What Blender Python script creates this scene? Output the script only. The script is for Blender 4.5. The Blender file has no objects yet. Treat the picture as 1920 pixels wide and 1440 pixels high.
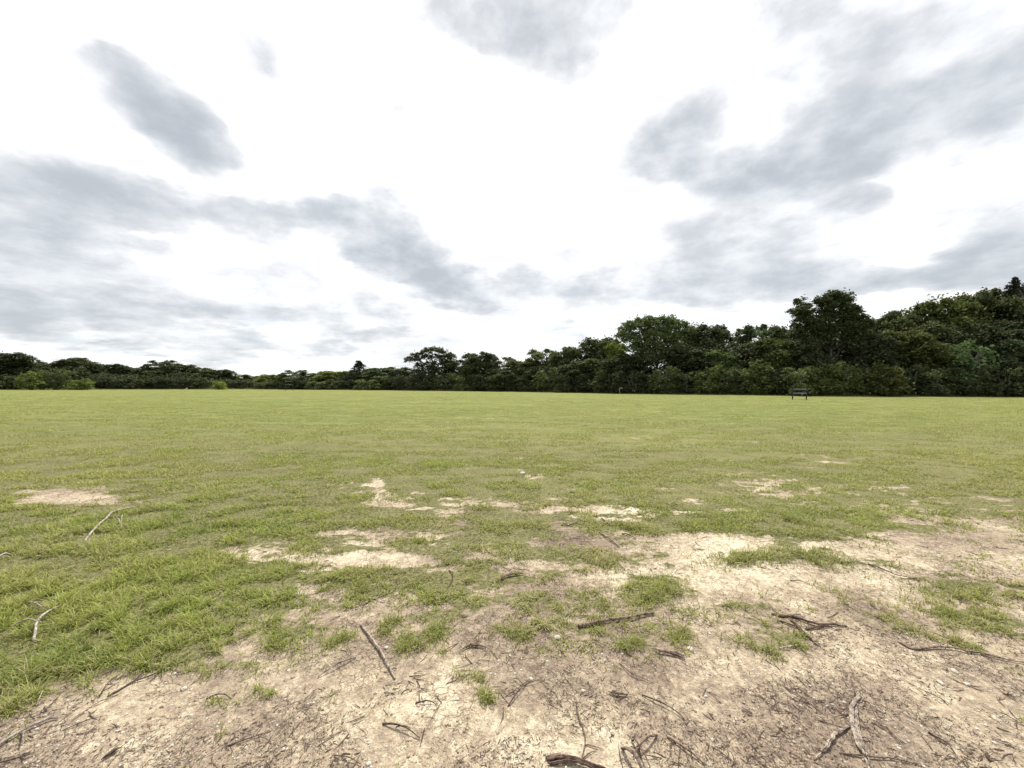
import bpy, math, random
import numpy as np
from mathutils import Matrix, Vector
R = math.radians
sc = bpy.context.scene
COL = sc.collection
rs = np.random.RandomState(7)
random.seed(7)

# ------------------------------------------------------------------ camera
F = 693.0                      # focal length in photograph pixels (1920 wide)
CH = 1.5                       # eye height
def hor(px): return 718.0 + 7.0*px/1920.0
def at(px, py, z=0.0):         # ground point seen at a photograph pixel
    Y = (CH-z)*F/(py-hor(px)); return ((px-960)/F*Y, Y)
cam = bpy.data.cameras.new('camera'); camo = bpy.data.objects.new('camera', cam); COL.objects.link(camo)
cam.sensor_width = 36; cam.lens = F/1920*36; cam.clip_start = 0.05; cam.clip_end = 6000
camo.matrix_world = Matrix.Translation((0, 0, CH)) @ Matrix.Rotation(R(-0.21), 4, 'Y') @ Matrix.Rotation(R(90.12), 4, 'X')
sc.camera = camo
# ------------------------------------------------------------------ exposure
sc.view_settings.view_transform = 'Standard'; sc.view_settings.look = 'None'
sc.view_settings.exposure = 1.22; sc.view_settings.gamma = 1.0
sc.view_settings.use_curve_mapping = False
# ------------------------------------------------------------------ sun, thin cloud in front of it
SUN_EL, SUN_AZ = 58.0, 12.0     # azimuth clockwise from +Y
sl = bpy.data.lights.new('sun', 'SUN'); so = bpy.data.objects.new('sun', sl); COL.objects.link(so)
sl.energy = 3.1; sl.angle = R(7); sl.color = (1.0, 0.95, 0.86)
so.rotation_euler = (R(90-SUN_EL), 0, R(180-SUN_AZ))
d = Vector((math.sin(R(SUN_AZ))*math.cos(R(SUN_EL)), math.cos(R(SUN_AZ))*math.cos(R(SUN_EL)), math.sin(R(SUN_EL))))
so.rotation_euler = d.to_track_quat('Z', 'Y').to_euler()

# ------------------------------------------------------------------ node helpers
class NT:
    def __init__(s, tree): s.t = tree; s.t.nodes.clear()
    def n(s, kind, **kw):
        nd = s.t.nodes.new(kind)
        ins = kw.pop('i', {})
        for k, v in kw.items(): setattr(nd, k, v)
        for k, v in ins.items():
            if isinstance(v, bpy.types.NodeSocket): s.t.links.new(v, nd.inputs[k])
            else: nd.inputs[k].default_value = v
        return nd
    def m(s, op, a, b=0.0, c=0.0, clamp=False):
        return s.n('ShaderNodeMath', operation=op, use_clamp=clamp, i={0: a, 1: b, 2: c}).outputs[0]
    def v(s, op, a, b=(0, 0, 0), out=0, **kw):
        return s.n('ShaderNodeVectorMath', operation=op, i={0: a, 1: b, **kw}).outputs[out]
    def mr(s, x, a, b, c=0.0, d=1.0, smooth=True):
        return s.n('ShaderNodeMapRange', interpolation_type='SMOOTHSTEP' if smooth else 'LINEAR', i={0: x, 1: a, 2: b, 3: c, 4: d}).outputs[0]
    def mix(s, f, a, b, mode='MIX'):
        nd = s.n('ShaderNodeMix', data_type='RGBA', blend_type=mode)
        for idx, v in ((0, f), (6, a), (7, b)):
            if isinstance(v, bpy.types.NodeSocket): s.t.links.new(v, nd.inputs[idx])
            else: nd.inputs[idx].default_value = v if idx == 0 or len(v) == 4 else (*v, 1)
        return nd.outputs[2]
    def noise(s, vec, scale, detail=4, rough=0.55, out=0, **kw):
        return s.n('ShaderNodeTexNoise', i={'Vector': vec, 'Scale': scale, 'Detail': detail, 'Roughness': rough}, **kw).outputs[out]

# ------------------------------------------------------------------ sky: grey broken cloud on a white overcast
world = bpy.data.worlds.new('World'); sc.world = world; world.use_nodes = True
W = NT(world.node_tree)
# px, py, half width, half height, tilt (deg, + = right end higher), darkness : where each cloud sits, turned into azimuth and height
CLOUDS = [
 (270,190,120,50,-38,.6),(315,240,110,62,-40,.75),(345,265,85,42,-25,.85),(225,135,45,24,-50,.35),(400,50,35,60,0,.18),(508,150,34,58,-8,.36),
 (395,120,30,24,0,.12),(450,70,80,25,-30,.1),
 (1000,30,165,72,-6,.95),(1050,80,70,42,-30,.5),(930,20,90,60,0,.35),(800,30,120,50,0,.12),
 (60,400,230,90,-6,.6),(110,430,150,42,3,.75),(20,330,160,60,-10,.35),(150,330,140,40,-18,.3),(250,375,200,42,-8,.45),(350,395,140,36,-6,.5),(470,415,70,40,-12,.4),
 (530,405,70,36,0,.42),(612,406,62,40,0,.95),(290,465,90,16,-4,.42),(60,500,220,40,0,.22),
 (715,440,70,60,-20,.6),(760,480,110,55,-30,.95),(690,465,70,26,4,.5),(830,525,90,42,-22,.52),(890,550,100,26,-6,.58),(960,595,70,14,-3,.2),
 (1000,525,60,30,0,.4),(1070,480,30,40,0,.15),(740,195,60,34,-25,.15),(735,240,50,16,0,.12),(1130,175,24,14,0,.16),(1085,340,60,18,-4,.26),(690,360,60,22,0,.12),
 (1060,400,90,30,0,.09),(1065,570,120,30,0,.12),
 (1240,270,85,62,10,.62),(1310,230,60,52,20,.42),(1300,310,110,46,-12,.55),(1400,335,130,50,-6,.8),(1490,330,150,60,18,.55),
 (1600,270,190,80,24,.6),(1740,205,190,56,18,.95),(1860,160,160,80,8,.7),(1880,230,140,60,10,.42),(1660,180,220,110,10,.35),(1480,150,60,24,0,.28),
 (1520,55,140,60,0,.34),(1680,60,120,50,12,.36),(1600,15,220,40,0,.32),(1820,50,90,50,30,.14),(1480,225,60,20,-10,.2),(1560,230,60,28,0,.2),
 (1600,393,62,24,6,.48),(1560,320,90,24,10,.3),(1720,325,60,20,14,.22),(1800,316,32,14,12,.26),(1640,300,120,24,14,.25),
 (1400,430,170,70,0,.3),(1330,440,90,40,0,.16),(1560,420,110,26,6,.24),
 (1180,545,200,40,-2,.35),(1290,525,120,46,0,.4),(1350,560,110,24,3,.4),(1460,505,170,48,-4,.45),(1600,510,170,34,0,.5),(1720,500,130,26,4,.36),
 (1850,460,130,56,10,.8),(1900,430,90,50,14,.5),(1800,525,220,24,2,.5),(1500,540,150,30,4,.3),(1900,520,100,30,3,.34),
 (60,565,160,52,0,.42),(30,600,90,34,0,.6),(180,560,200,44,-4,.3),(300,580,150,34,-6,.46),(270,610,60,22,0,.42),(450,590,110,24,-5,.44),(390,560,130,30,-10,.3),
 (590,597,70,24,0,.45),(665,628,90,16,0,.5),(625,660,80,14,-4,.4),(370,645,130,26,-3,.42),(290,650,50,10,0,.35),(185,606,36,9,0,.35),(470,645,70,26,0,.2),
 (740,590,120,30,-6,.22),(700,560,100,24,-10,.18),(380,680,80,10,0,.25),(200,500,260,30,0,.14),(440,500,160,24,0,.1),(540,530,80,20,0,.1),(850,640,60,8,-10,.2),(1070,623,34,10,0,.3),
]
BLUE = [(40,14,120,60,-15,1.2),(-10,92,60,26,-20,.8),(95,30,30,26,0,.5)]
def azel(px, py):
    u = (px-960)/F; v = (hor(px)-py)/F
    return math.atan(u), math.atan(v/math.sqrt(1+u*u))
geo = W.n('ShaderNodeTexCoord').outputs['Generated']
sep = W.n('ShaderNodeSeparateXYZ', i={0: geo})
X, Y, Z = sep.outputs
az = W.m('ARCTAN2', X, Y)
hyp = W.m('SQRT', W.m('ADD', W.m('MULTIPLY', X, X), W.m('MULTIPLY', Y, Y)))
el = W.m('ARCTAN2', Z, hyp)
zz = W.m('ADD', W.m('MAXIMUM', Z, 0.0), 0.16)
plane = W.n('ShaderNodeCombineXYZ', i={0: W.m('DIVIDE', X, zz), 1: W.m('DIVIDE', Y, zz)}).outputs[0]
p0 = W.n('ShaderNodeCombineXYZ', i={0: az, 1: el}).outputs[0]
def warp(vec, scale, amp, detail, seed):
    nz = W.noise(W.v('ADD', plane, (seed, seed*1.7, 0)), scale, detail, 0.6, out=1)
    off = W.v('MULTIPLY', W.v('SUBTRACT', nz, (.5, .5, .5)), amp)
    return W.v('ADD', vec, off)
pw = warp(p0, 1.3, (.16, .10, 0), 2, 3.0)
pw = warp(pw, 4.5, (.10, .075, 0), 7, 11.0)
def blob(c):
    px, py, rx, ry, a, dk = c
    a0 = azel(px, py)
    ca, sa = math.cos(R(a)), math.sin(R(a))
    q = azel(px+rx*ca, py-rx*sa); q2 = azel(px-rx*ca, py+rx*sa)
    mx, my = (q[0]-q2[0])/2, (q[1]-q2[1])/2
    t = azel(px-ry*sa, py-ry*ca); t2 = azel(px+ry*sa, py+ry*ca)
    nx, ny = (t[0]-t2[0])/2, (t[1]-t2[1])/2
    ma = math.hypot(mx, my); na = abs(mx*ny-my*nx)/ma
    mp = W.n('ShaderNodeMapping', vector_type='TEXTURE', i={'Vector': pw, 'Location': (a0[0], a0[1], 0), 'Rotation': (0, 0, math.atan2(my, mx)), 'Scale': (ma*1.35, na*1.35, 1)})
    return W.n('ShaderNodeTexGradient', gradient_type='SPHERICAL', i={0: mp.outputs[0]}).outputs[1]
dens = None
for c in CLOUDS:
    g = blob(c)
    dens = W.m('MULTIPLY', g, c[5]*2.0) if dens is None else W.m('MULTIPLY_ADD', g, c[5]*2.0, dens)
# beyond the framed part of the sky the same kind of cloud carries on
side = W.mr(W.m('ABSOLUTE', az), .98, 1.25)
up = W.mr(el, .80, 1.0)
rest = W.m('MAXIMUM', side, up)
gen = W.mr(W.noise(plane, 1.1, 5, .55), .48, .72)
dens = W.m('ADD', dens, W.m('MULTIPLY', gen, W.m('MULTIPLY', rest, .8)))
fine = W.noise(W.v('ADD', plane, (5, 2, 0)), 3.2, 8, .6)
broad = W.noise(W.v('ADD', plane, (15, 7, 0)), 1.0, 4, .5)
puff = W.noise(W.v('MULTIPLY', p0, (1, 1.7, 1)), 7.5, 7, .58)
puff = W.m('ADD', W.m('MULTIPLY', puff, .6), W.m('MULTIPLY', fine, .4))
body = W.mr(dens, .0, .45)
dens = W.m('ADD', W.m('MULTIPLY', dens, 1.12), W.m('MULTIPLY', body, W.m('MULTIPLY', W.m('SUBTRACT', puff, .50), 3.6)))
wisp = W.mr(W.noise(W.v('MULTIPLY', W.v('ADD', pw, (4, 4, 0)), (1, 2.6, 1)), 3.3, 8, .62), .50, .74)
dens = W.m('ADD', dens, W.m('MULTIPLY', wisp, W.mr(el, .70, .12, .20, .62)))
dens = W.m('ADD', dens, W.m('MULTIPLY', W.mr(fine, .45, .8), W.m('MULTIPLY', W.mr(el, .45, .0), .10)))
k = W.m('SUBTRACT', 1.0, W.m('POWER', 2.718, W.m('MULTIPLY', W.m('MAXIMUM', W.m('SUBTRACT', dens, .03), 0.0), -1.3)))
thin = W.mr(W.noise(W.v('ADD', plane, (1, 9, 0)), 1.6, 5, .6), .45, .7)
S = 10.0      # the Background strength is 0.1
white = W.mix(W.m('MULTIPLY', thin, W.mr(el, .5, .05)), (.505*S, .505*S, .505*S), (.385*S, .408*S, .418*S))
dark = W.mix(W.mr(puff, .36, .62), (.315*S, .33*S, .342*S), (.212*S, .228*S, .244*S))
k = W.m('MULTIPLY', k, W.mr(puff, .3, .5, .86, 1.0))
col = W.mix(k, white, dark)
sky = W.n('ShaderNodeTexSky', sky_type='NISHITA', sun_disc=False, sun_elevation=R(SUN_EL), sun_rotation=R(SUN_AZ)).outputs[0]
bl = None
for c in BLUE:
    g = W.m('MULTIPLY', blob(c), c[5]*1.6)
    bl = g if bl is None else W.m('ADD', bl, g)
bl = W.m('MULTIPLY', W.mr(bl, .05, .7), W.mr(puff, .38, .52))
skyb = W.mix(1.0, sky, (.25*S, .285*S, .40*S), 'ADD')
col = W.mix(W.m('MAXIMUM', bl, .03), col, skyb)
glow = W.n('ShaderNodeBackground', i={0: col, 1: 0.1})
W.n('ShaderNodeOutputWorld', i={0: glow.outputs[0]})
world.cycles.sampling_method = 'MANUAL'; world.cycles.sample_map_resolution = 512

# ------------------------------------------------------------------ numpy noise
def _h(ix, iy, s):
    n = (ix.astype(np.int64)*374761393 + iy.astype(np.int64)*668265263 + s*974634777) & 0xffffffff
    n = ((n ^ (n >> 13))*1274126177) & 0xffffffff
    return ((n ^ (n >> 16)) & 0xffffff)/float(0xffffff)
def vn(x, y, s=0):
    x = np.asarray(x, float); y = np.asarray(y, float)
    ix = np.floor(x); iy = np.floor(y); fx = x-ix; fy = y-iy
    fx = fx*fx*(3-2*fx); fy = fy*fy*(3-2*fy)
    a = _h(ix, iy, s); b = _h(ix+1, iy, s); c = _h(ix, iy+1, s); dd = _h(ix+1, iy+1, s)
    return (a*(1-fx)+b*fx)*(1-fy)+(c*(1-fx)+dd*fx)*fy
def fbm(x, y, o=4, s=0):
    t = 0; a = 1; w = 0
    for i in range(o):
        t = t+a*vn(x*2**i+13.7*i, y*2**i+7.1*i, s+i); w += a; a *= .5
    return t/w
def sst(a, b, x):
    t = np.clip((x-a)/(b-a), 0, 1); return t*t*(3-2*t)

# ------------------------------------------------------------------ where grass grows and how pale the soil is (surveyed from the photograph, laid on the ground)
GX = np.arange(0, 1921, 120)
GY = np.array([820,860,900,930,960,985,1010,1040,1080,1120,1160,1200,1240,1280,1320,1440])
COVER = np.array([
 [9,9,9,9,9,9,9,9,9,9,9,9,9,9,9,9,9],
 [9,9,9,9,9,9,9,9,8.4,9,9,9,8.4,7.8,9,9,9],
 [9,9,9,9,9,8.6,7.6,9,8,8.6,8.2,7.4,5.6,8,9,9,8.5],
 [8.4,1.5,6,9,9,8.6,7.4,7.8,8,8.4,8.4,8.2,7,7.2,6.8,7.2,6.4],
 [9,9,9,9,9,8.6,7.2,6.9,7,7.2,5.6,6.6,7.2,8,6,6.4,5.6],
 [9,9,9,9,9,8.2,6.6,6.2,6.6,6,4.6,8.2,8,8,6,4,3.2],
 [9,9,9,9,9,8,6,6.2,6.6,3.6,5.2,2.4,3,5,5.2,2.8,2.6],
 [9,9,9,8.2,5.6,3.6,2,5.6,5.8,4.8,5,3.4,5.6,4.4,2.6,2.4,2.2],
 [9,9,9,9,8.4,6,4,5,5.6,3.6,5.4,2.2,1.6,2.6,2.2,2,1.8],
 [9,9,9,9,8.8,3.4,3,4.6,4.8,3.8,5.6,5,3,2.2,2.4,4.2,2.6],
 [9,9,9,9,4.8,1.8,2.6,4,3.6,4,4.8,5,3.2,2.4,2,4,2.8],
 [9,9,9,4,1.6,3,2.2,4,2.6,3.4,4.4,3.6,3.8,1.0,1,1.8,1.8],
 [9,9,4,1,2,2,.8,1.2,1,1.6,2.4,1.6,1.6,.4,.4,.4,.6],
 [8.5,5,1,.4,.3,.2,.2,.8,.4,.4,.4,.4,.4,.2,.2,.2,.2],
 [3,1,.3,0,0,0,0,.6,.3,0,0,0,0,0,0,0,0],
 [0,0,0,0,0,0,0,0,0,0,0,0,0,0,0,0,0]])/9.0
PALE = np.array([
 [5,5,5,5,5,5,5,5,5,5,5,5,5,5,5,5,5],
 [5,5,5,5,5,5,5,5,7,5,5,5,5,6,5,5,5],
 [5,5,5,5,5,6,7,6,7,6,6,6,5,6,5,5,5],
 [6,7,6,5,5,6,7,6,6,6,6,6,6,6,7,5,4],
 [5,5,5,5,5,5,7,5,6,8,9,8,8,6,5,5,5],
 [5,5,5,5,5,5,6,5,5,5,6,7,7,5,5,5,5],
 [5,5,5,5,6,6,6,6,5,2,4,9,9,7,5,4.5,4.5],
 [5,5,5,5,7,9,9,5,5,4,6,9,9,7,6,5,5],
 [5,5,5,5,5,7,4,5,4,7,8,9,9,8,7,7,6],
 [4,4,4,4,4,5,4,5,3,3,5,5,5,6,6,6,6],
 [4,4,3,3,3,4,4,5,4,4,4,4,4,4,5,6,6],
 [4,4,3,3.2,4,4,4,5,4,3,4,4,4,4,5,5.5,5.5],
 [4,4,3.5,4,5,5,5,6,3.5,3,4,5.5,5.5,6.5,5,5,5],
 [4,4,5,5,5.5,6,6,6.5,4,3.5,4,5.5,4,5,4.5,5,5],
 [4,4.4,5,5.5,5.5,6,6.5,6.5,5.5,5.5,5.5,6,3.5,3,4.5,4.5,5],
 [4.5,4.6,5,5,5,5,4.6,5.5,6.8,7,6.5,6,5,3,4.5,5,5]])/9.0
def bil(G, px, py):
    px = np.clip(px, 0, 1919.9); py = np.clip(py, GY[0], GY[-1]-.01)
    i = np.clip(np.searchsorted(GY, py, side='right')-1, 0, len(GY)-2); j = (px//120).astype(int)
    fy = (py-GY[i])/(GY[i+1]-GY[i]); fx = px/120-j
    return (G[i, j]*(1-fx)+G[i, j+1]*fx)*(1-fy)+(G[i+1, j]*(1-fx)+G[i+1, j+1]*fx)*fy
def survey(G, x, y):
    yy = np.maximum(y, .9)
    px = 960+x/yy*F
    return bil(G, px, hor(np.clip(px, 0, 1920))+CH*F/yy)
# px, py, half width, half height, slope, change: single worn spots (-) and grassy strips (+)
SPOTS = [(640,1046,170,10,0,-.75),(715,1052,70,12,0,-.4),(135,931,88,17,-.08,-.6),(712,915,12,30,.3,-.38),(735,945,30,12,0,-.42),(862,946,55,7,0,-.16),(805,972,20,8,0,-.35),
 (760,1003,60,10,0,-.4),(988,860,34,4,0,-.4),(985,893,12,4,0,-.3),(1410,906,40,9,.2,-.35),(1560,858,34,6,0,-.35),(1200,895,50,7,0,-.15),(1500,918,40,8,0,-.3),(1110,958,60,8,0,-.5),(1330,962,120,4,0,-.35),
 (1330,1018,120,18,0,-.55),(1120,1084,85,11,0,-.5),(1390,1092,110,20,0,-.45),(900,1050,60,16,0,-.3),(1010,1060,60,16,0,-.35),(1700,935,60,12,0,-.3),(1740,975,60,10,0,-.2),(1800,1010,160,40,0,-.25),
 (1100,1010,75,20,0,-.3),(640,1000,50,6,0,-.2),(1460,985,170,16,.02,.55),(1320,975,60,20,0,.3),(1400,1052,60,16,0,.4),(1225,1106,50,18,0,.35),(1040,1040,50,10,0,.2),(1260,1170,70,36,0,.2),(1500,1050,70,16,0,.15),
 (1640,1000,80,14,0,.1),(1790,1112,80,12,.1,.25),(1790,1165,60,18,.2,.25),(1560,1120,90,16,0,.12),(860,1090,90,34,0,.12),(980,1180,50,30,0,.1),(560,1140,70,22,-.2,-.2),(420,1215,70,16,-.2,-.3)]
def survey_cover(x, y):
    c = survey(COVER, x, y)
    c = np.interp(c, [0, .12, .28, .5, .7, .86, .97, 1], [0, .10, .34, .46, .57, .72, .93, 1])
    yy = np.maximum(y, .9); px = 960+x/yy*F; py = hor(np.clip(px, 0, 1920))+CH*F/yy
    for (a, b, rx, ry, sl_, dv) in SPOTS:
        q = ((px-a)/rx)**2+((py-b-(px-a)*sl_)/ry)**2
        c = c+(.6 if dv < 0 else 1)*dv*np.exp(-q*1.05)
    return np.clip(c, 0, 1)*sst(1.22, 1.7, y+.0*x+.0) if False else np.clip(c, 0, 1)
def cover(x, y):
    c = survey_cover(x, y)
    n = .36*fbm(x/.9, y/.42, 4, 5)+.42*fbm(x/.26, y/.12, 3, 9)+.22*fbm(x/.05, y/.03, 2, 12)
    far = sst(6, 14, y)
    v = sst(-.42, .34, c-.03-(n-.5)*2.7-.5+.5*(c-.5))
    v = np.where(c > .93, np.maximum(v, sst(.93, 1, c)*.9), v)
    mid_ = sst(2.6, 5, y)*(1-sst(16, 30, y))
    streak = sst(.56, .68, .6*fbm(x/.8, y/.22, 4, 78)+.4*fbm(x/.15, y/.06, 2, 79))
    worn = sst(.60, .72, fbm(x/2.2, y/.7, 4, 77))*.32
    return v*(1-worn*far)*(1-streak*mid_*np.interp(x/np.maximum(y, .5), [-1.2, -.5, 0], [.2, .35, .5]))
def pale(x, y):
    return np.clip(.21+.68*survey(PALE, x, y)+(fbm(x/.4, y/.4, 4, 21)-.5)*.55+(fbm(x/.06, y/.06, 2, 22)-.5)*.22, 0, 1)
def height(x, y, c=None):
    if c is None: c = cover(x, y)
    near = 1-sst(8, 25, y)
    h = .05*(fbm(x/2.6, y/2.6, 3, 31)-.5)+.11*(fbm(x/13, y/9, 2, 32)-.5)*sst(6, 30, y)
    h = h+c*.022*(fbm(x/.16, y/.13, 2, 36)-.5)*(1-sst(5, 12, y))
    h = h+near*(.022*(fbm(x/.28, y/.28, 3, 33)-.5)+(1-c)*.013*(fbm(x/.07, y/.07, 3, 34)-.5)+.014*c)
    h = h+(1-near)*.05*(fbm(x/1.2, y/.5, 3, 35)-.5)
    return h

# ------------------------------------------------------------------ mesh helpers
def np_mesh(name, co, faces, mats, smooth=False, attrs=()):
    """co Nx3; faces: list of (M,k) index arrays"""
    me = bpy.data.meshes.new(name)
    co = np.ascontiguousarray(co, dtype=np.float32)
    me.vertices.add(len(co)); me.vertices.foreach_set('co', co.ravel())
    lv = np.concatenate([f.ravel() for f in faces]).astype(np.int32)
    tot = np.concatenate([np.full(len(f), f.shape[1]) for f in faces])
    st = np.concatenate([[0], np.cumsum(tot)[:-1]]).astype(np.int32)
    me.loops.add(len(lv)); me.polygons.add(len(tot))
    me.loops.foreach_set('vertex_index', lv)
    me.polygons.foreach_set('loop_start', st)
    me.polygons.foreach_set('use_smooth', np.full(len(tot), smooth))
    for an, av in attrs:
        a = me.attributes.new(an, 'FLOAT', 'POINT'); a.data.foreach_set('value', np.ascontiguousarray(av, dtype=np.float32))
    me.update(calc_edges=True)
    for m in (mats if isinstance(mats, (list, tuple)) else [mats]): me.materials.append(m)
    return me
def link(name, me, parent=None, loc=None):
    o = bpy.data.objects.new(name, me); COL.objects.link(o)
    if parent: o.parent = parent
    if loc is not None: o.location = loc
    return o
def tag(o, label, cat, group=None, kind=None):
    if label: o['label'] = label
    if cat: o['category'] = cat
    if group: o['group'] = group
    if kind: o['kind'] = kind
    return o
class Tubes:
    """several tapered tubes joined into one mesh"""
    def __init__(s): s.co = []; s.q = []; s.k = 0; s.caps = []
    def add(s, pts, rad, n=7, knob=0.0, flat=1.0, seed=0):
        pts = np.asarray(pts, float); m = len(pts)
        rad = np.broadcast_to(np.asarray(rad, float), (m,)).copy()
        rr = np.random.RandomState(seed)
        T = np.gradient(pts, axis=0); T /= np.linalg.norm(T, axis=1)[:, None]+1e-9
        up = np.array([0, 0, 1.]) if abs(T[:, 2]).mean() < .8 else np.array([1., 0, 0])
        A = np.cross(T, up); A /= np.linalg.norm(A, axis=1)[:, None]+1e-9
        B = np.cross(A, T)
        th = np.arange(n)*2*math.pi/n
        prof = 1+knob*(rr.rand(n)-.5)*1.2
        for i in range(m):
            r = rad[i]*prof*(1+knob*(rr.rand(n)-.5)*.5)
            s.co.append(pts[i]+A[i]*(np.cos(th)*r)[:, None]+B[i]*(np.sin(th)*r*flat)[:, None])
        a = np.arange(n); b = (a+1) % n
        for i in range(m-1):
            o = s.k+i*n
            s.q.append(np.stack([o+a, o+b, o+n+b, o+n+a], 1))
        s.caps.append((s.k+a)[::-1]); s.caps.append(s.k+(m-1)*n+a)
        s.k += m*n
    def mesh(s, name, mat, smooth=True):
        faces = [np.concatenate(s.q)]
        for c in s.caps: faces.append(np.array([c]))
        return np_mesh(name, np.concatenate(s.co), faces, mat, smooth)
def resample(P, step, wob=0.0, seed=0):
    P = np.asarray(P, float); seg = np.linalg.norm(np.diff(P, axis=0), axis=1); L = np.concatenate([[0], np.cumsum(seg)])
    n = max(3, int(L[-1]/step)+1); t = np.linspace(0, L[-1], n)
    out = np.stack([np.interp(t, L, P[:, k]) for k in range(3)], 1)
    # one smoothing pass keeps the bends but rounds them
    s2 = out.copy(); s2[1:-1] = (out[:-2]+2*out[1:-1]+out[2:])/4
    rr = np.random.RandomState(seed)
    return s2+(rr.rand(*s2.shape)-.5)*wob

# ------------------------------------------------------------------ materials
def mat(name):
    m = bpy.data.materials.new(name); m.use_nodes = True; return m, NT(m.node_tree)
def finish(N, color, rough=.9, normal=None, trans=0.0, spec=.2):
    ins = {'Base Color': color, 'Roughness': rough, 'Specular IOR Level': spec}
    if normal is not None: ins['Normal'] = normal
    b = N.n('ShaderNodeBsdfPrincipled', i=ins).outputs[0]
    if trans:
        t = N.n('ShaderNodeBsdfTranslucent', i={0: color}).outputs[0]
        b = N.n('ShaderNodeMixShader', i={0: trans, 1: b, 2: t}).outputs[0]
    N.n('ShaderNodeOutputMaterial', i={0: b})

def mat_ground():
    m, N = mat('field_ground')
    P = N.n('ShaderNodeTexCoord').outputs['Object']
    g = N.n('ShaderNodeAttribute', attribute_name='grass').outputs['Fac']
    pl = N.n('ShaderNodeAttribute', attribute_name='pale').outputs['Fac']
    dist = N.n('ShaderNodeSeparateXYZ', i={0: P}).outputs[1]
    far = N.mr(dist, 4, 22)
    # bare soil: brown crumbs to pale washed sand
    n1 = N.noise(P, 26, 6, .68)
    n2 = N.noise(P, 95, 4, .7)
    n3 = N.noise(P, 5, 5, .6)
    q = N.m('ADD', pl, N.m('MULTIPLY', N.m('SUBTRACT', n1, .5), 1.15))
    q = N.m('ADD', q, N.m('MULTIPLY', N.m('SUBTRACT', n2, .5), .9))
    q = N.m('ADD', q, N.m('MULTIPLY', N.m('SUBTRACT', n3, .5), .35))
    ramp = N.n('ShaderNodeValToRGB', i={0: q}); cr = ramp.color_ramp
    cr.elements[0].position = .08; cr.elements[0].color = (.050, .034, .026, 1)
    cr.elements[1].position = 1.0; cr.elements[1].color = (.52, .465, .355, 1)
    for p_, c_ in ((.3, (.148, .110, .084, 1)), (.5, (.232, .184, .138, 1)), (.68, (.325, .262, .186, 1)), (.82, (.42, .36, .26, 1))):
        e = cr.elements.new(p_); e.color = c_
    # chips of stone set in the soil
    vo = N.n('ShaderNodeTexVoronoi', i={'Vector': P, 'Scale': 85, 'Randomness': 1})
    chip = N.m('MULTIPLY', N.mr(vo.outputs['Distance'], .30, .2), N.mr(N.n('ShaderNodeSeparateColor', i={0: vo.outputs['Color']}).outputs[0], .80, .86))
    soil = N.mix(N.m('MULTIPLY', chip, .8), ramp.outputs[0], (.52, .48, .41))
    speck = N.m('MULTIPLY', N.mr(N.noise(P, 58, 3, .6), .60, .70), N.mr(N.noise(P, 7, 3, .6), .35, .62))
    soil = N.mix(N.m('MULTIPLY', speck, .45), soil, (.060, .042, .032))
    # fine cracks
    wv = N.v('ADD', P, N.v('MULTIPLY', N.noise(P, 14, 3, .6, out=1), (.12, .12, .12)))
    vc = N.n('ShaderNodeTexVoronoi', feature='DISTANCE_TO_EDGE', i={'Vector': wv, 'Scale': 17}).outputs[0]
    crack = N.m('MULTIPLY', N.mr(vc, .05, .0), N.mr(N.noise(P, 3.1, 3, .5), .42, .62))
    soil = N.mix(N.m('MULTIPLY', crack, .2), soil, (.07, .048, .035))
    # thatch under and between the blades
    sx = N.v('MULTIPLY', P, (.35, 1.0, 1.0))
    t1 = N.noise(P, 42, 5, .7); t2 = N.noise(sx, 1.6, 6, .62); t3 = N.noise(sx, .14, 4, .55)
    th = N.mix(N.mr(t1, .32, .66), (.068, .062, .032), (.190, .182, .082))
    fresh = N.mix(N.mr(t2, .32, .68), (.140, .161, .043), (.246, .268, .078))
    tt = N.mix(far, th, fresh)
    strw = N.m('MULTIPLY', N.mr(t3, .45, .68), .3)
    tt = N.mix(strw, tt, (.270, .250, .085))
    # far lawn: clumps and mower lines as grain, their small shadows painted dark
    gr = N.noise(N.v('MULTIPLY', P, (.5, 1.3, 1)), 5.5, 7, .75)
    tt = N.mix(N.m('MULTIPLY', N.m('MULTIPLY', N.mr(gr, .60, .42), far), .6), tt, (.062, .068, .024))
    edge = N.mr(N.m('ADD', g, N.m('MULTIPLY', N.m('SUBTRACT', n1, .5), .8)), .35, .65)
    c = N.mix(edge, soil, tt)
    h = N.m('ADD', N.m('MULTIPLY', n1, .6), N.m('MULTIPLY', n2, .28))
    h = N.m('ADD', h, N.m('MULTIPLY', chip, .25)); h = N.m('SUBTRACT', h, N.m('MULTIPLY', crack, .35))
    hf = N.m('MULTIPLY', N.m('MULTIPLY', gr, far), 4.0)
    b = N.n('ShaderNodeBump', i={'Strength': .9, 'Distance': .028, 'Height': N.m('ADD', h, hf)}).outputs[0]
    finish(N, c, .95, b, spec=.1); return m

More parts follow.
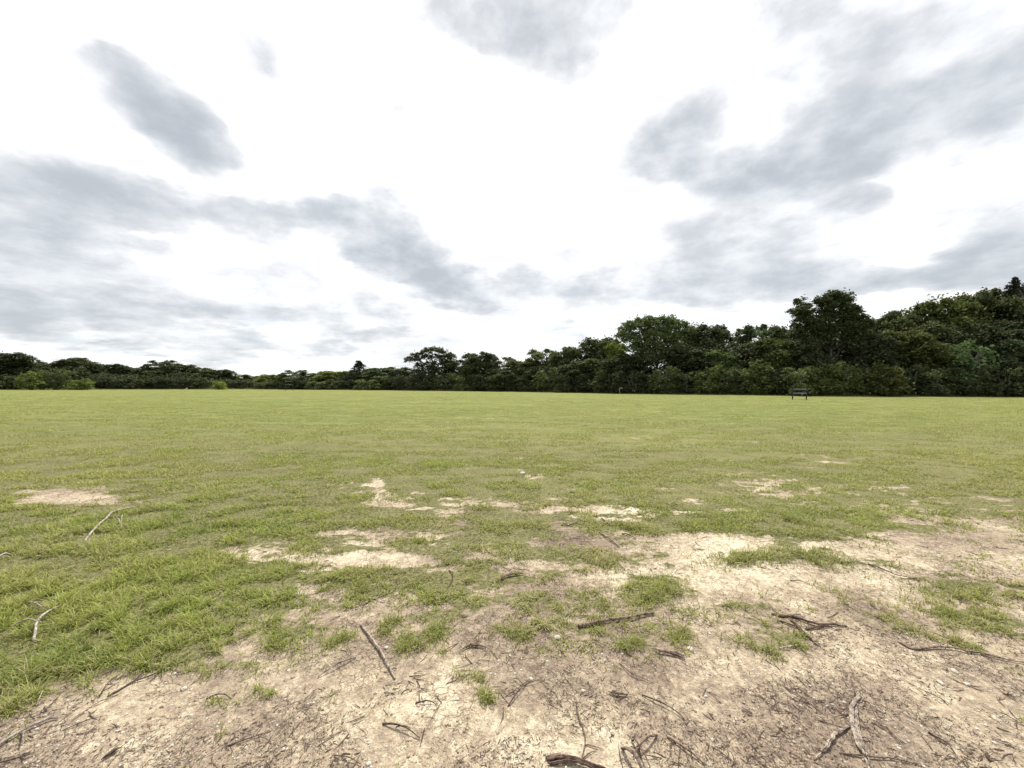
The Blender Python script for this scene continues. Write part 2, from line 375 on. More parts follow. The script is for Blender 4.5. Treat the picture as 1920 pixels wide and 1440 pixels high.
def mat_grass():
    m, N = mat('grass_blades')
    v = N.n('ShaderNodeAttribute', attribute_name='v').outputs['Fac']
    dry = N.n('ShaderNodeAttribute', attribute_name='dry').outputs['Fac']
    P = N.n('ShaderNodeTexCoord').outputs['Object']
    nz = N.noise(P, .22, 4, .6); nb = N.noise(P, 1.7, 4, .6)
    a = N.mix(v, (.114, .151, .030), (.322, .364, .076))
    nz = N.noise(N.v('MULTIPLY', P, (.5, 1.4, 1)), .3, 5, .65)
    a = N.mix(N.mr(nz, .4, .6), a, N.mix(v, (.148, .160, .037), (.360, .366, .102)))
    a = N.mix(N.m('MULTIPLY', N.mr(nb, .5, .7), .3), a, (.10, .15, .032))
    a = N.mix(dry, a, N.mix(v, (.20, .165, .085), (.40, .345, .20)))
    finish(N, a, .6, trans=.35, spec=.25); return m

def mat_leaf(name, a, b, trans=.3):
    m, N = mat(name)
    v = N.n('ShaderNodeAttribute', attribute_name='v').outputs['Fac']
    oi = N.n('ShaderNodeObjectInfo')
    P = N.n('ShaderNodeTexCoord').outputs['Object']
    c = N.mix(v, a, b)
    c = N.mix(N.m('MULTIPLY', N.mr(N.noise(P, .55, 3, .5), .4, .65), .45), c, (a[0]*1.7, a[1]*1.35, a[2]*.9))
    c = N.mix(1.0, c, oi.outputs['Color'], 'MULTIPLY')
    finish(N, c, .75, trans=trans, spec=.12); return m
def mat_bark(name, dark, light, scale=18, rough=.9):
    m, N = mat(name)
    P = N.n('ShaderNodeTexCoord').outputs['Object']
    oi = N.n('ShaderNodeObjectInfo')
    n1 = N.noise(P, scale, 6, .65); n2 = N.noise(P, scale*6, 3, .6)
    f = N.m('ADD', N.mr(n1, .35, .65), N.m('MULTIPLY', N.m('SUBTRACT', n2, .5), .7), clamp=True)
    c = N.mix(f, dark, light)
    c = N.mix(1.0, c, oi.outputs['Color'], 'MULTIPLY')
    b = N.n('ShaderNodeBump', i={'Strength': .6, 'Distance': .01, 'Height': n1}).outputs[0]
    finish(N, c, rough, b, spec=.15); return m
def mat_plain(name, a, b, scale=30, rough=.6, metal=0.0, bump=.3):
    m, N = mat(name)
    P = N.n('ShaderNodeTexCoord').outputs['Object']
    n1 = N.noise(P, scale, 5, .6)
    c = N.mix(N.mr(n1, .35, .65), a, b)
    bp = N.n('ShaderNodeBump', i={'Strength': bump, 'Distance': .004, 'Height': n1}).outputs[0]
    bs = N.n('ShaderNodeBsdfPrincipled', i={'Base Color': c, 'Roughness': rough, 'Metallic': metal, 'Normal': bp}).outputs[0]
    N.n('ShaderNodeOutputMaterial', i={0: bs}); return m
M_GROUND = mat_ground(); M_GRASS = mat_grass()
M_LEAF = mat_leaf('foliage', (.038, .051, .024), (.126, .152, .070))
M_CEDAR = mat_leaf('cedar_foliage', (.026, .036, .021), (.070, .086, .048), .1)
M_BARK = mat_bark('tree_bark', (.035, .030, .025), (.11, .10, .085), 6)
M_STICK = mat_bark('weathered_wood', (.085, .070, .060), (.33, .295, .255), 55)
M_STONE = mat_plain('pale_stone', (.30, .27, .22), (.46, .43, .37), 90, .85)
M_BROWNROCK = mat_plain('brown_grit', (.16, .11, .08), (.34, .27, .2), 90, .9)
M_BLACK = mat_plain('black_metal', (.008, .008, .009), (.02, .019, .02), 20, .55, .2)
M_GREY = mat_plain('grey_board', (.22, .20, .23), (.36, .34, .38), 20, .6)
M_WHITE = mat_plain('white_paint', (.24, .23, .20), (.36, .34, .31), 20, .6)
M_PINK = mat_plain('faded_orange_plastic', (.55, .30, .22), (.7, .42, .32), 20, .6)

# ------------------------------------------------------------------ ground
def axis(a, b, step, lo, hi, grow=1.09):
    m = list(np.arange(a, b, step)); s = step; x = m[-1]
    while x < hi: s *= grow; x += s; m.append(x)
    s = step; x = m[0]; pre = []
    while x > lo: s *= grow; x -= s; pre.append(x)
    return np.array(pre[::-1]+m)
gx = axis(-3.6, 3.6, .016, -2200, 2200, 1.045)
gy = axis(1.1, 3.8, .014, -300, 3000, 1.035)
XX, YY = np.meshgrid(gx, gy)
Cg = cover(XX, YY); Pg = pale(XX, YY)
ZZ = height(XX, YY, Cg)
farflat = 1-sst(60, 140, np.hypot(XX, YY))
ZZ = ZZ*farflat
nx_, ny_ = len(gx), len(gy)
idx = np.arange(nx_*ny_).reshape(ny_, nx_)
quads = np.stack([idx[:-1, :-1], idx[:-1, 1:], idx[1:, 1:], idx[1:, :-1]], -1).reshape(-1, 4)
ground = link('ground', np_mesh('ground', np.stack([XX, YY, ZZ], -1).reshape(-1, 3), [quads], M_GROUND, True, [('grass', Cg.ravel()), ('pale', Pg.ravel())]))
ground['kind'] = 'structure'
print('ground', nx_, ny_)

# ------------------------------------------------------------------ grass (beyond counting)
def blades(x, y, z, L, w, seed, v=None, dry=None, lean=(15, 75), segs=2):
    r = np.random.RandomState(seed); n = len(x)
    ph = r.rand(n)*2*math.pi; l1 = np.radians(lean[0]+(lean[1]-lean[0])*r.rand(n)); l2 = l1+np.radians(10+35*r.rand(n))
    dx, dy = np.cos(ph), np.sin(ph)
    tw = ph+math.pi/2+(r.rand(n)-.5)*1.6
    sx, sy = np.cos(tw)*w/2, np.sin(tw)*w/2
    base = np.stack([x, y, z-.004], 1)
    S_ = np.stack([sx, sy, np.zeros(n)], 1)
    if segs == 2:
        mid = base+(L*.55)[:, None]*np.stack([dx*np.sin(l1), dy*np.sin(l1), np.cos(l1)], 1)
        tip = mid+(L*.5)[:, None]*np.stack([dx*np.sin(l2), dy*np.sin(l2), np.cos(l2)], 1)
        co = np.stack([base-S_, base+S_, mid-S_*.8, mid+S_*.8, tip], 1).reshape(-1, 3)
        o = np.arange(n)[:, None]*5
        f = [o+np.array([0, 1, 3, 2]), o+np.array([2, 3, 4])]; k_ = 5
    else:
        tip = base+L[:, None]*np.stack([dx*np.sin(l1), dy*np.sin(l1), np.cos(l1)], 1)
        co = np.stack([base-S_, base+S_, tip], 1).reshape(-1, 3)
        o = np.arange(n)[:, None]*3
        f = [o+np.array([0, 1, 2])]; k_ = 3
    if v is None: v = r.rand(n)
    if dry is None: dry = (r.rand(n) < .2)*1.0
    return co, f, np.repeat(v, k_), np.repeat(dry, k_)
def scatter(n, y0, y1, seed, p=0.0):
    """log-uniform distance: even density over the field as it is seen from the path"""
    r = np.random.RandomState(seed)
    y = y0*(y1/y0)**r.rand(n)
    x = (r.rand(n)*2-1)*(1.5*y+.7)
    return x, y
def tufted(x, y, seed, size=.035):
    """pull blades towards clump centres on a jittered grid"""
    s = size*2.0**np.floor(np.log2(np.maximum(.022*y, size)/size)+.5)
    r = np.random.RandomState(seed)
    wx = x+.05*vn(x/.09, y/.09, 71)+.15*s*r.randn(len(x)); wy = y+.05*vn(x/.09, y/.09, 72)+.15*s*r.randn(len(x)); g_ = s*1.6
    cx = np.round((wx*.8+wy*.6)/g_); cy = np.round((-wx*.6+wy*.8)/g_)
    jx = (_h(cx, cy, 91)-.5); jy = (_h(cx, cy, 92)-.5)
    ux, uy = (cx+jx)*g_, (cy+jy)*g_
    return x, y, _h(cx, cy, 93), ux*.8-uy*.6, ux*.6+uy*.8, s
COs, Q, T3, VV, DD, off = [], [], [], [], [], 0
def put(res):
    global off
    co, f, v, dr = res
    for a in f: (Q if a.shape[1] == 4 else T3).append(a+off)
    COs.append(co); VV.append(v); DD.append(dr); off += len(co)
for (n, y0, y1, segs, seed) in ((640000, 1.25, 8.5, 2, 1), (620000, 5.5, 100, 1, 2)):
    x, y = scatter(n, y0, y1, seed)
    r = np.random.RandomState(seed+50)
    if segs == 1: keep = r.rand(n) < sst(5.5, 7.5, y)*1.0
    else: keep = r.rand(n) < 1-sst(5.5, 7.5, y)*.5
    x, y = x[keep], y[keep]; r = np.random.RandomState(seed+51)
    _, _, hv, tx, ty, s = tufted(x, y, seed)
    pull = .45+.3*r.rand(len(x))
    near = .55*(1-sst(1.5, 4.5, y))
    x = x+(tx-x)*pull*near; y = y+(ty-y)*pull*near
    c = cover(x, y); sv = survey_cover(x, y)
    lv = np.clip(np.log2(np.maximum(y, 2)/2), 0, 5); l0 = np.floor(lv); fr = sst(.3, .7, lv-l0)
    g0 = fbm(x/(.10*2**l0*(1+.35*l0))+l0*17, y/(.085*2**l0)+l0*5, 3, 61); g1 = fbm(x/(.10*2**(l0+1)*(1.35+.35*l0))+(l0+1)*17, y/(.085*2**(l0+1))+(l0+1)*5, 3, 61)
    gaps = g0*(1-fr)+g1*fr
    clump_all = gaps
    keep = (r.rand(len(x)) < c*(.20+1.25*sst(.38, .60, gaps))) | ((r.rand(len(x)) < .035+.11*sst(.2, .45, sv)*sst(.45, .62, gaps)) & (sv > .15))
    x, y, hv, c, sv, gp = x[keep], y[keep], hv[keep], c[keep], sv[keep], gaps[keep]
    r = np.random.RandomState(seed+52); n = len(x)
    z = height(x, y)
    tall = sst(.42, .62, fbm(x/.5, y/.5, 3, 63))
    leftedge = sst(-.3, -1.4, x/np.maximum(y, .1)*1.5+.2)*(1-sst(3.5, 6, y))
    L = (.016+.030*r.rand(n)+.026*tall*r.rand(n)+.030*leftedge*r.rand(n))*(.85+.3*hv)*(.7+.3*sv)*(.55+1.0*sst(.38, .66, gp))
    L = L*(1-.35*sst(10, 25, y))
    w = .0028+.0017*r.rand(n)+.0016*np.maximum(y-1.5, 0)
    w = np.minimum(w, .075)
    v = np.clip(.10+.5*r.rand(n)+.35*sst(.38, .66, gp)+.2*(hv-.5)+.3*(fbm(x/.9, y/.9, 3, 64)-.5), 0, 1)
    pd = .10+.30*(1-sv)+.28*sst(.52, .68, fbm(x/1.3, y/.8, 4, 65))
    put(blades(x, y, z, L, w, seed+53, v, (r.rand(n) < pd)*(.5+.5*r.rand(n)), (20, 82), segs))
    print('blades', n)
gm = np_mesh('grass', np.concatenate(COs), [np.concatenate(Q), np.concatenate(T3)], M_GRASS, False, [('v', np.concatenate(VV)), ('dry', np.concatenate(DD))])
tag(link('grass', gm), 'short patchy yellow green grass covering the field', 'grass', kind='stuff')

# ------------------------------------------------------------------ grit and dry litter (beyond counting)
def pebble_unit():
    t = (1+5**.5)/2
    v = np.array([(-1,t,0),(1,t,0),(-1,-t,0),(1,-t,0),(0,-1,t),(0,1,t),(0,-1,-t),(0,1,-t),(t,0,-1),(t,0,1),(-t,0,-1),(-t,0,1)], float)/1.9
    f = np.array([(0,11,5),(0,5,1),(0,1,7),(0,7,10),(0,10,11),(1,5,9),(5,11,4),(11,10,2),(10,7,6),(7,1,8),(3,9,4),(3,4,2),(3,2,6),(3,6,8),(3,8,9),(4,9,5),(2,4,11),(6,2,10),(8,6,7),(9,8,1)])
    return v, f
PV, PF = pebble_unit()
def grit(n, y0, y1, smin, smax, seed, material, name, label, palebias):
    x, y = scatter(n, y0, y1, seed); r = np.random.RandomState(seed)
    c = cover(x, y); pp = pale(x, y)
    patch = fbm(x/.35, y/.35, 3, seed)
    keep = (r.rand(n) < (1-c)*(.15+1.2*sst(.4, .65, patch))*(pp if palebias else 1.1-pp))
    x, y = x[keep], y[keep]; n = len(x)
    s = (smin+(smax-smin)*r.rand(n)**4)*(.7+.3*np.minimum(y, 5)/1.6)
    sc3 = s[:, None]*(.6+.6*r.rand(n, 3)); sc3[:, 2] *= .6
    v = PV[None]*(1+.35*(r.rand(n, 12, 1)-.5))*sc3[:, None, :]
    a = r.rand(n)*6.28; ca, sa = np.cos(a)[:, None], np.sin(a)[:, None]
    vx = v[..., 0]*ca-v[..., 1]*sa; vy = v[..., 0]*sa+v[..., 1]*ca
    z = height(x, y)
    co = np.stack([vx+x[:, None], vy+y[:, None], v[..., 2]+z[:, None]+s[:, None]*.15], -1).reshape(-1, 3)
    f = (np.arange(n)[:, None, None]*12+PF[None]).reshape(-1, 3)
    tag(link(name, np_mesh(name, co, [f], material)), label, name.replace('_', ' '), kind='stuff')
grit(34000, 1.25, 7, .0012, .0070, 301, M_STONE, 'gravel', 'small pale stone chips strewn over the bare soil', True)
grit(26000, 1.25, 6, .002, .010, 302, M_BROWNROCK, 'soil_crumbs', 'small brown clods of dried soil on the bare ground', False)
def litter(n, seed, material, lmin, lmax, wd, dark):
    x, y = scatter(n, 1.25, 8, seed); r = np.random.RandomState(seed)
    c = cover(x, y); sv = survey_cover(x, y); pp = pale(x, y)
    patch = sst(.42, .62, fbm(x/.45, y/.3, 3, seed))
    keep = r.rand(n) < (1-.8*c)*(.03+patch**3*1.3)*((1.25-pp) if dark else (.25+sv))
    x, y = x[keep], y[keep]; n = len(x); z = height(x, y)
    L = (lmin+(lmax-lmin)*r.rand(n)**5)*(.8+.12*y); w = wd*(.5+r.rand(n))*(.8+.2*y)
    a = r.rand(n)*6.28; bend = (r.rand(n)-.5)*.8
    d1 = np.stack([np.cos(a), np.sin(a), .25*(r.rand(n)-.3)], 1); d2 = np.stack([np.cos(a+bend), np.sin(a+bend), -.15*r.rand(n)], 1)
    b = np.stack([x, y, z+.002], 1); m_ = b+d1*L[:, None]*.5; t = m_+d2*L[:, None]*.5
    s_ = np.stack([-np.sin(a), np.cos(a), np.zeros(n)], 1)*w[:, None]/2; h_ = np.array([0, 0, 1.])*w[:, None]*.6
    co = np.stack([b-s_, b+s_, b+h_, m_-s_, m_+s_, m_+h_, t], 1).reshape(-1, 3)
    o = np.arange(n)[:, None]*7
    q = np.concatenate([o+np.array(k_) for k_ in ((0, 3, 5, 2), (2, 5, 4, 1))]); t3 = np.concatenate([o+np.array(k_) for k_ in ((3, 6, 5), (5, 6, 4))])
    return np_mesh('litter', co, [q, t3], material)
M_DARKL = mat_plain('dark_litter', (.040, .026, .021), (.15, .10, .078), 60, .9)
M_STRAW = mat_plain('straw', (.26, .21, .12), (.46, .40, .27), 60, .8)
tag(link('wood_litter', litter(120000, 401, M_DARKL, .003, .036, .0022, True)), 'dark brown bark crumbs and twiglets on the bare soil', 'wood litter', kind='stuff')
tag(link('broken_twiglets', litter(5200, 403, M_DARKL, .05, .17, .0030, True)), 'broken dark twiglets strewn over the bare soil', 'twiglets', kind='stuff')
tag(link('dry_straw', litter(30000, 402, M_STRAW, .012, .075, .0019, False)), 'dry straw blades scattered between the grass patches', 'straw', kind='stuff')

# ------------------------------------------------------------------ separate tufts standing in the dirt
TUFTS = [  # px, py, half width px, height m, blades, label
 (752,1168,26,.055,190,'small bright grass tuft in the dirt above the long grey stick\'s top end'),
 (772,1208,34,.060,260,'wide bright grass tuft just right of the middle of the long grey stick'),
 (812,1188,32,.060,230,'arching grass tuft at the right end of the bright pair beside the long grey stick'),
 (910,1304,15,.055,110,'lone small green tuft on pale sand, lowest in the middle'),
 (885,1262,26,.045,110,'thin sparse tuft just above the lone small green tuft'),
 (520,1212,36,.050,240,'loose tuft at the left of the grassy pair in the brown dirt'),
 (612,1202,38,.050,260,'loose tuft at the right of the grassy pair, left of the long grey stick'),
 (978,1192,22,.055,110,'thin yellowish tuft left of the pale angular stone'),
 (1190,1222,26,.055,170,'green tuft left of the dark bark strip'),
 (1280,1178,36,.055,200,'dark green tuft right of the thick brown stick'),
 (1428,1222,24,.065,120,'broad bladed bright tuft beside the small pale curved stick'),
 (1505,1212,24,.055,120,'tuft under the forked dark root at right'),
 (1222,1112,36,.075,260,'tall bright tuft on the edge of the white sand'),
 (1120,1130,28,.050,150,'low tuft left of the tall bright tuft by the white sand'),
 (1182,992,18,.090,150,'upright pale green tuft behind the dark twig debris'),
 (1330,985,44,.080,260,'broad fresh tuft at the left of the green strip behind the white sand'),
 (1480,980,50,.080,260,'broad fresh tuft in the middle of the green strip behind the white sand'),
 (1395,1052,44,.060,240,'olive tuft island surrounded by white sand'),
 (1530,1060,22,.060,110,'small olive tuft right of the white sand'),
 (1775,1114,44,.050,260,'bright flat tuft on the pale gravel at right'),
 (1790,1170,40,.045,220,'flat tuft above the long thin root at right'),
 (1890,1186,18,.045,80,'small tuft close to the right side on the gravel'),
 (685,1100,16,.050,100,'small tuft on brown dirt left of the white round stone'),
]
for i, (px, py, hw, ht, nb, lab) in enumerate(TUFTS):
    cx, cy = at(px, py); r = np.random.RandomState(900+i)
    rad = hw/F*cy
    # several crowns of blades make one tuft
    k_ = max(3, int(rad/.03)); ccx = r.randn(k_)*rad*.62; ccy = r.randn(k_)*min(rad*.5, .07)
    pick = r.randint(0, k_, nb*2); sp = (.010+.16*rad)*(.5+1.2*r.rand(nb*2))
    bx = cx+ccx[pick]+r.randn(nb*2)*sp; by = cy+ccy[pick]+r.randn(nb*2)*sp*.8
    z = height(bx, by)
    L = ht*(.5+.75*r.rand(nb*2)); w = np.full(nb*2, .0032+.0010*max(cy-1.5, 0))
    co, f, v, dr = blades(bx-cx, by-cy, z, L, w, 950+i, .1+.75*r.rand(nb*2), (r.rand(nb*2) < .28)*(.4+.6*r.rand(nb*2)), (15, 84))
    tag(link('grass_tuft', np_mesh('grass_tuft', co, f, M_GRASS, False, [('v', v), ('dry', dr)]), None, (cx, cy, 0)), lab, 'grass tuft', 'grass tufts standing in the bare soil')

# ------------------------------------------------------------------ sticks, twigs and roots
DK, BR, GR_, PA = (.34, .27, .25, 1), (.62, .48, .42, 1), (1.0, 1.0, 1.0, 1), (1.35, 1.37, 1.35, 1)
ST = [  # name, radius mm, tint, rise, label, [polylines in photo pixels; first is the stem, the rest forks]
 ('stick',8,PA,.055,'pale bent branch lying in the tall grass at lower left',[[(66,1205),(72,1180),(80,1170),(100,1152),(123,1137)],[(80,1170),(40,1172),(20,1180)]]),
 ('stick',5,PA,.05,'short pale curved twig above the pale bent branch in the grass',[[(55,1137),(65,1143),(87,1147)]]),
 ('stick',6,PA,.01,'pale broken stick poking in from the left edge of the grass',[[(-20,1285),(0,1277),(24,1266)]]),
 ('twig',4,GR_,.01,'small pale twig hanging over the grass edge at lower left',[[(84,1296),(77,1312),(70,1321)]]),
 ('stick',7,GR_,.012,'long grey stick with a side twig in the lower left corner',[[(-20,1408),(0,1397),(30,1380),(60,1362),(95,1347),(113,1343)],[(49,1370),(47,1384),(45,1396)]]),
 ('twig',3.5,BR,.0,'thin brown twig in the lower left corner under the grey stick',[[(-10,1428),(35,1415),(70,1404)]]),
 ('twig',4,DK,.01,'straight dark twig on the dirt right of the grass edge',[[(190,1301),(205,1280),(232,1257)]]),
 ('root',6,DK,.006,'flaking dark root running up beside the straight dark twig',[[(205,1300),(250,1275),(290,1262),(325,1245)],[(250,1275),(275,1255),(282,1247)]]),
 ('twig',4,DK,.014,'arched dark twig left of the loose tufts',[[(390,1306),(405,1301),(430,1303),(436,1307)]]),
 ('twig',3.5,DK,.006,'dark wavy twig in the dirt at the lower left',[[(427,1393),(450,1386),(480,1376),(510,1366)]]),
 ('bark_chip',9,DK,.004,'dark rotten bark chip near the bottom left',[[(195,1419),(212,1408),(230,1397)]]),
 ('bark_chip',7,PA,.004,'pale flat wood chip near the bottom left corner',[[(40,1412),(52,1407),(65,1402)]]),
 ('stick',8,(1.15,1.1,1.05,1),.014,'long straight grey stick lying alone in the middle dirt',[[(679,1167),(693,1187),(710,1211),(728,1242),(743,1270)],[(735,1254),(742,1251),(746,1250)]]),
 ('stick',5,GR_,.02,'slim grey stick left of the long straight grey stick',[[(670,1230),(640,1244),(615,1257),(598,1266)]]),
 ('twig',4,PA,.01,'short pale twig above the loose tuft pair',[[(640,1150),(628,1157),(613,1165)]]),
 ('twig',3,PA,.008,'tiny pale twig by the brown dirt left of the tufts',[[(592,1150),(605,1145),(622,1139)]]),
 ('twig',3,PA,.008,'thin pale twig under the white round stone',[[(690,1119),(715,1122),(735,1125)]]),
 ('twig',5,DK,.02,'dark forked twig with an upright prong, lower middle left',[[(720,1351),(750,1359),(770,1368),(790,1380)],[(799,1362),(796,1378),(790,1397)],[(745,1358),(762,1360),(772,1362)]]),
 ('twig',3.5,BR,.012,'brown curved twig at the bottom left of the middle',[[(630,1411),(655,1417),(680,1427)]]),
 ('twig',4,DK,.012,'small dark branching twig on pale sand under the long straight stick',[[(782,1314),(798,1313),(810,1313),(820,1319)],[(789,1312),(789,1300),(788,1288)]]),
 ('bark_chip',8,DK,.006,'dark bark chip left of the thin sparse tuft',[[(866,1216),(885,1208),(900,1210),(914,1213)]]),
 ('root',5,DK,.006,'dark root trailing left from the white round stone',[[(684,1130),(700,1122),(725,1113),(750,1103)]]),
 ('twig',2.6,GR_,.006,'thin grey twig below the long straight stick\'s lower end',[[(725,1281),(740,1280),(752,1277)]]),
 ('twig',3,DK,.01,'short dark twig pointing at the small twig on pale sand',[[(755,1297),(763,1292),(772,1290)]]),
 ('twig',3.5,GR_,.01,'small grey twig at the left of the middle sand',[[(575,1307),(586,1300),(597,1292)]]),
 ('stick',11,(.72,.6,.54,1),.012,'thick brown stick lying across the grass patches right of middle',[[(1085,1177),(1110,1172),(1145,1166),(1180,1161),(1205,1153),(1228,1151)],[(1150,1165),(1165,1161),(1172,1160)]]),
 ('bark_chip',9,DK,.012,'dark split bark strip below the thick brown stick',[[(1222,1217),(1240,1224),(1262,1227),(1287,1237)],[(1255,1222),(1272,1228),(1284,1230)]]),
 ('root',5,(.55,.42,.38,1),.008,'thin root snaking down the sand right of middle',[[(1083,1308),(1085,1330),(1092,1352),(1099,1370),(1100,1390),(1092,1420)],[(1100,1390),(1118,1395),(1135,1398)],[(1093,1418),(1105,1410),(1120,1401)]]),
 ('twig',3.5,BR,.008,'thin brown root crossing the dirt under the dark bark strip',[[(1163,1240),(1185,1262),(1205,1270),(1228,1280)]]),
 ('twig',4,DK,.008,'curved dark twig on the pale sand right of middle',[[(1205,1300),(1240,1315),(1262,1327),(1280,1342),(1291,1353)]]),
 ('stick',5,(.8,.66,.6,1),.01,'straight brown twig near the bottom right of middle',[[(1252,1376),(1285,1402),(1305,1415),(1322,1430)]]),
 ('root',12,(.5,.38,.35,1),.02,'thick red brown root slab at the bottom middle',[[(1028,1418),(1055,1419),(1085,1427),(1115,1436),(1150,1446)],[(1034,1430),(1062,1428),(1095,1432),(1130,1444)],[(1040,1412),(1070,1424),(1100,1436),(1125,1446)]]),
 ('root',9.4,(.55,.46,.42,1),.055,'splayed weathered root prongs at the bottom right of middle',[[(1168,1398),(1186,1422),(1200,1440),(1210,1460)],[(1197,1393),(1205,1412),(1215,1430),(1226,1452)],[(1234,1374),(1215,1392),(1198,1406),(1188,1416)],[(1188,1384),(1196,1398),(1204,1412)]]),
 ('twig',3.5,DK,.02,'tangle of dark fine twigs in the dirt left of the thin root',[[(955,1318),(970,1300),(985,1283),(998,1268)],[(950,1300),(972,1290),(1000,1272)],[(985,1283),(1005,1275),(1022,1270)],[(985,1283),(968,1272),(958,1276)],[(978,1290),(962,1284),(948,1290)]]),
 ('twig',4,PA,.02,'short pale stick left above the thick brown stick',[[(1060,1158),(1072,1149),(1084,1140)]]),
 ('twig',3,PA,.012,'thin pale twig beside the pale angular stone',[[(1006,1170),(1018,1177),(1032,1181)]]),
 ('twig',3,PA,.012,'tiny pale twig standing above the thick brown stick',[[(1165,1132),(1167,1142),(1169,1152)]]),
 ('bark_chip',6,DK,.006,'dark bark chip in the dirt left of the curved dark twig',[[(1142,1292),(1160,1298),(1180,1300)]]),
 ('root',13,(.42,.31,.29,1),.014,'forked dark root in the dirt at right',[[(1450,1153),(1470,1156),(1490,1158),(1508,1167),(1535,1175),(1560,1174),(1588,1176)],[(1480,1158),(1492,1170),(1505,1186),(1520,1200),(1535,1212)],[(1460,1164),(1478,1172),(1497,1180)],[(1512,1182),(1530,1180),(1548,1176),(1572,1183)]]),
 ('root',8,(.7,.58,.54,1),.012,'long thin root reaching in from the right side',[[(1685,1200),(1702,1211),(1712,1216),(1760,1215),(1800,1221),(1840,1228),(1880,1236),(1925,1246),(1980,1258)],[(1840,1228),(1855,1238),(1868,1242)]]),
 ('twig',5,PA,.01,'small pale curved stick under the forked dark root',[[(1462,1220),(1480,1218),(1500,1212)]]),
 ('root',10,(1.15,1.1,1.05,1),.022,'large weathered grooved root standing out in the lower right',[[(1613,1306),(1604,1316),(1598,1332),(1598,1352),(1601,1370),(1607,1390),(1618,1410),(1628,1432),(1636,1455)],[(1606,1318),(1606,1340),(1609,1362),(1613,1388),(1624,1412),(1636,1440)],[(1597,1360),(1582,1366),(1568,1376),(1558,1392),(1546,1406),(1527,1421)],[(1614,1383),(1625,1384),(1633,1389)]]),
 ('root',5,(.5,.38,.34,1),.008,'thin dark root lying right of the large weathered root\'s foot',[[(1575,1409),(1605,1414),(1640,1422),(1690,1429),(1730,1440)]]),
 ('twig',4,DK,.01,'dark twig at the lower right beyond the large weathered root',[[(1742,1376),(1762,1390),(1778,1397),(1792,1415)]]),
 ('twig',3.5,BR,.01,'brown twig right of the large weathered root',[[(1662,1364),(1675,1382),(1690,1398)]]),
 ('bark_chip',5,DK,.01,'short dark splinter in the lower right corner',[[(1845,1414),(1851,1421),(1854,1429)]]),
 ('twig',3,DK,.008,'thin dark twig right of the brown hollow at lower right',[[(1735,1296),(1758,1310),(1785,1325)]]),
 ('twig',2.5,BR,.03,'fine twig rising behind the top of the large weathered root',[[(1604,1306),(1600,1294),(1596,1282)]]),
 ('stick',11,PA,.07,'long pale curved branch lying on the lawn at left',[[(160,1019),(180,1000),(200,985),(210,972),(230,962),(268,950)],[(175,979),(203,977),(231,977),(229,984),(229,995)],[(218,979),(226,988),(229,995)]]),
 ('stick',12,PA,.05,'short pale stick at the far left of the lawn',[[(-10,1061),(8,1056),(22,1050)]]),
 ('twig',5,(.85,.8,.7,1),.01,'pale short twig in the lawn right of the long curved branch',[[(239,969),(255,967),(268,966)]]),
 ('twig',7,DK,.012,'dark twig left of the heap of brown debris',[[(1053,987),(1066,989),(1076,987),(1088,980)]]),
 ('twig',9,BR,.012,'brown twig along the heap of brown debris',[[(1125,1003),(1145,1016),(1163,1028)]]),
 ('twig',8,DK,.012,'dark twig at the back of the heap of brown debris',[[(1127,977),(1136,985),(1146,992)]]),
 ('twig',8,DK,.012,'dark twig at the right end of the heap of brown debris',[[(1168,1004),(1180,1008),(1193,1013)]]),
 ('root',6,DK,.008,'thin dark root along the sand streak left of middle',[[(650,1079),(690,1076),(725,1079),(762,1072)]]),
 ('root',8,DK,.01,'dark bent root on the pale gravel at far right',[[(1628,1060),(1650,1068),(1680,1081),(1722,1089)]]),
 ('twig',5,BR,.01,'short brown twig on the white sand at right',[[(1483,1089),(1500,1091),(1520,1097)]]),
 ('twig',5,DK,.016,'curved dark twig in the sparse grass at the middle',[[(843,1069),(850,1080),(851,1090),(841,1104)]]),
 ('bark_chip',10,(.4,.3,.3,1),.01,'dark curled bark piece on the brown patch at the middle',[[(935,1094),(945,1086),(960,1080),(985,1078)]]),
]
def hz(x, y): return float(height(np.array([x]), np.array([y]))[0])
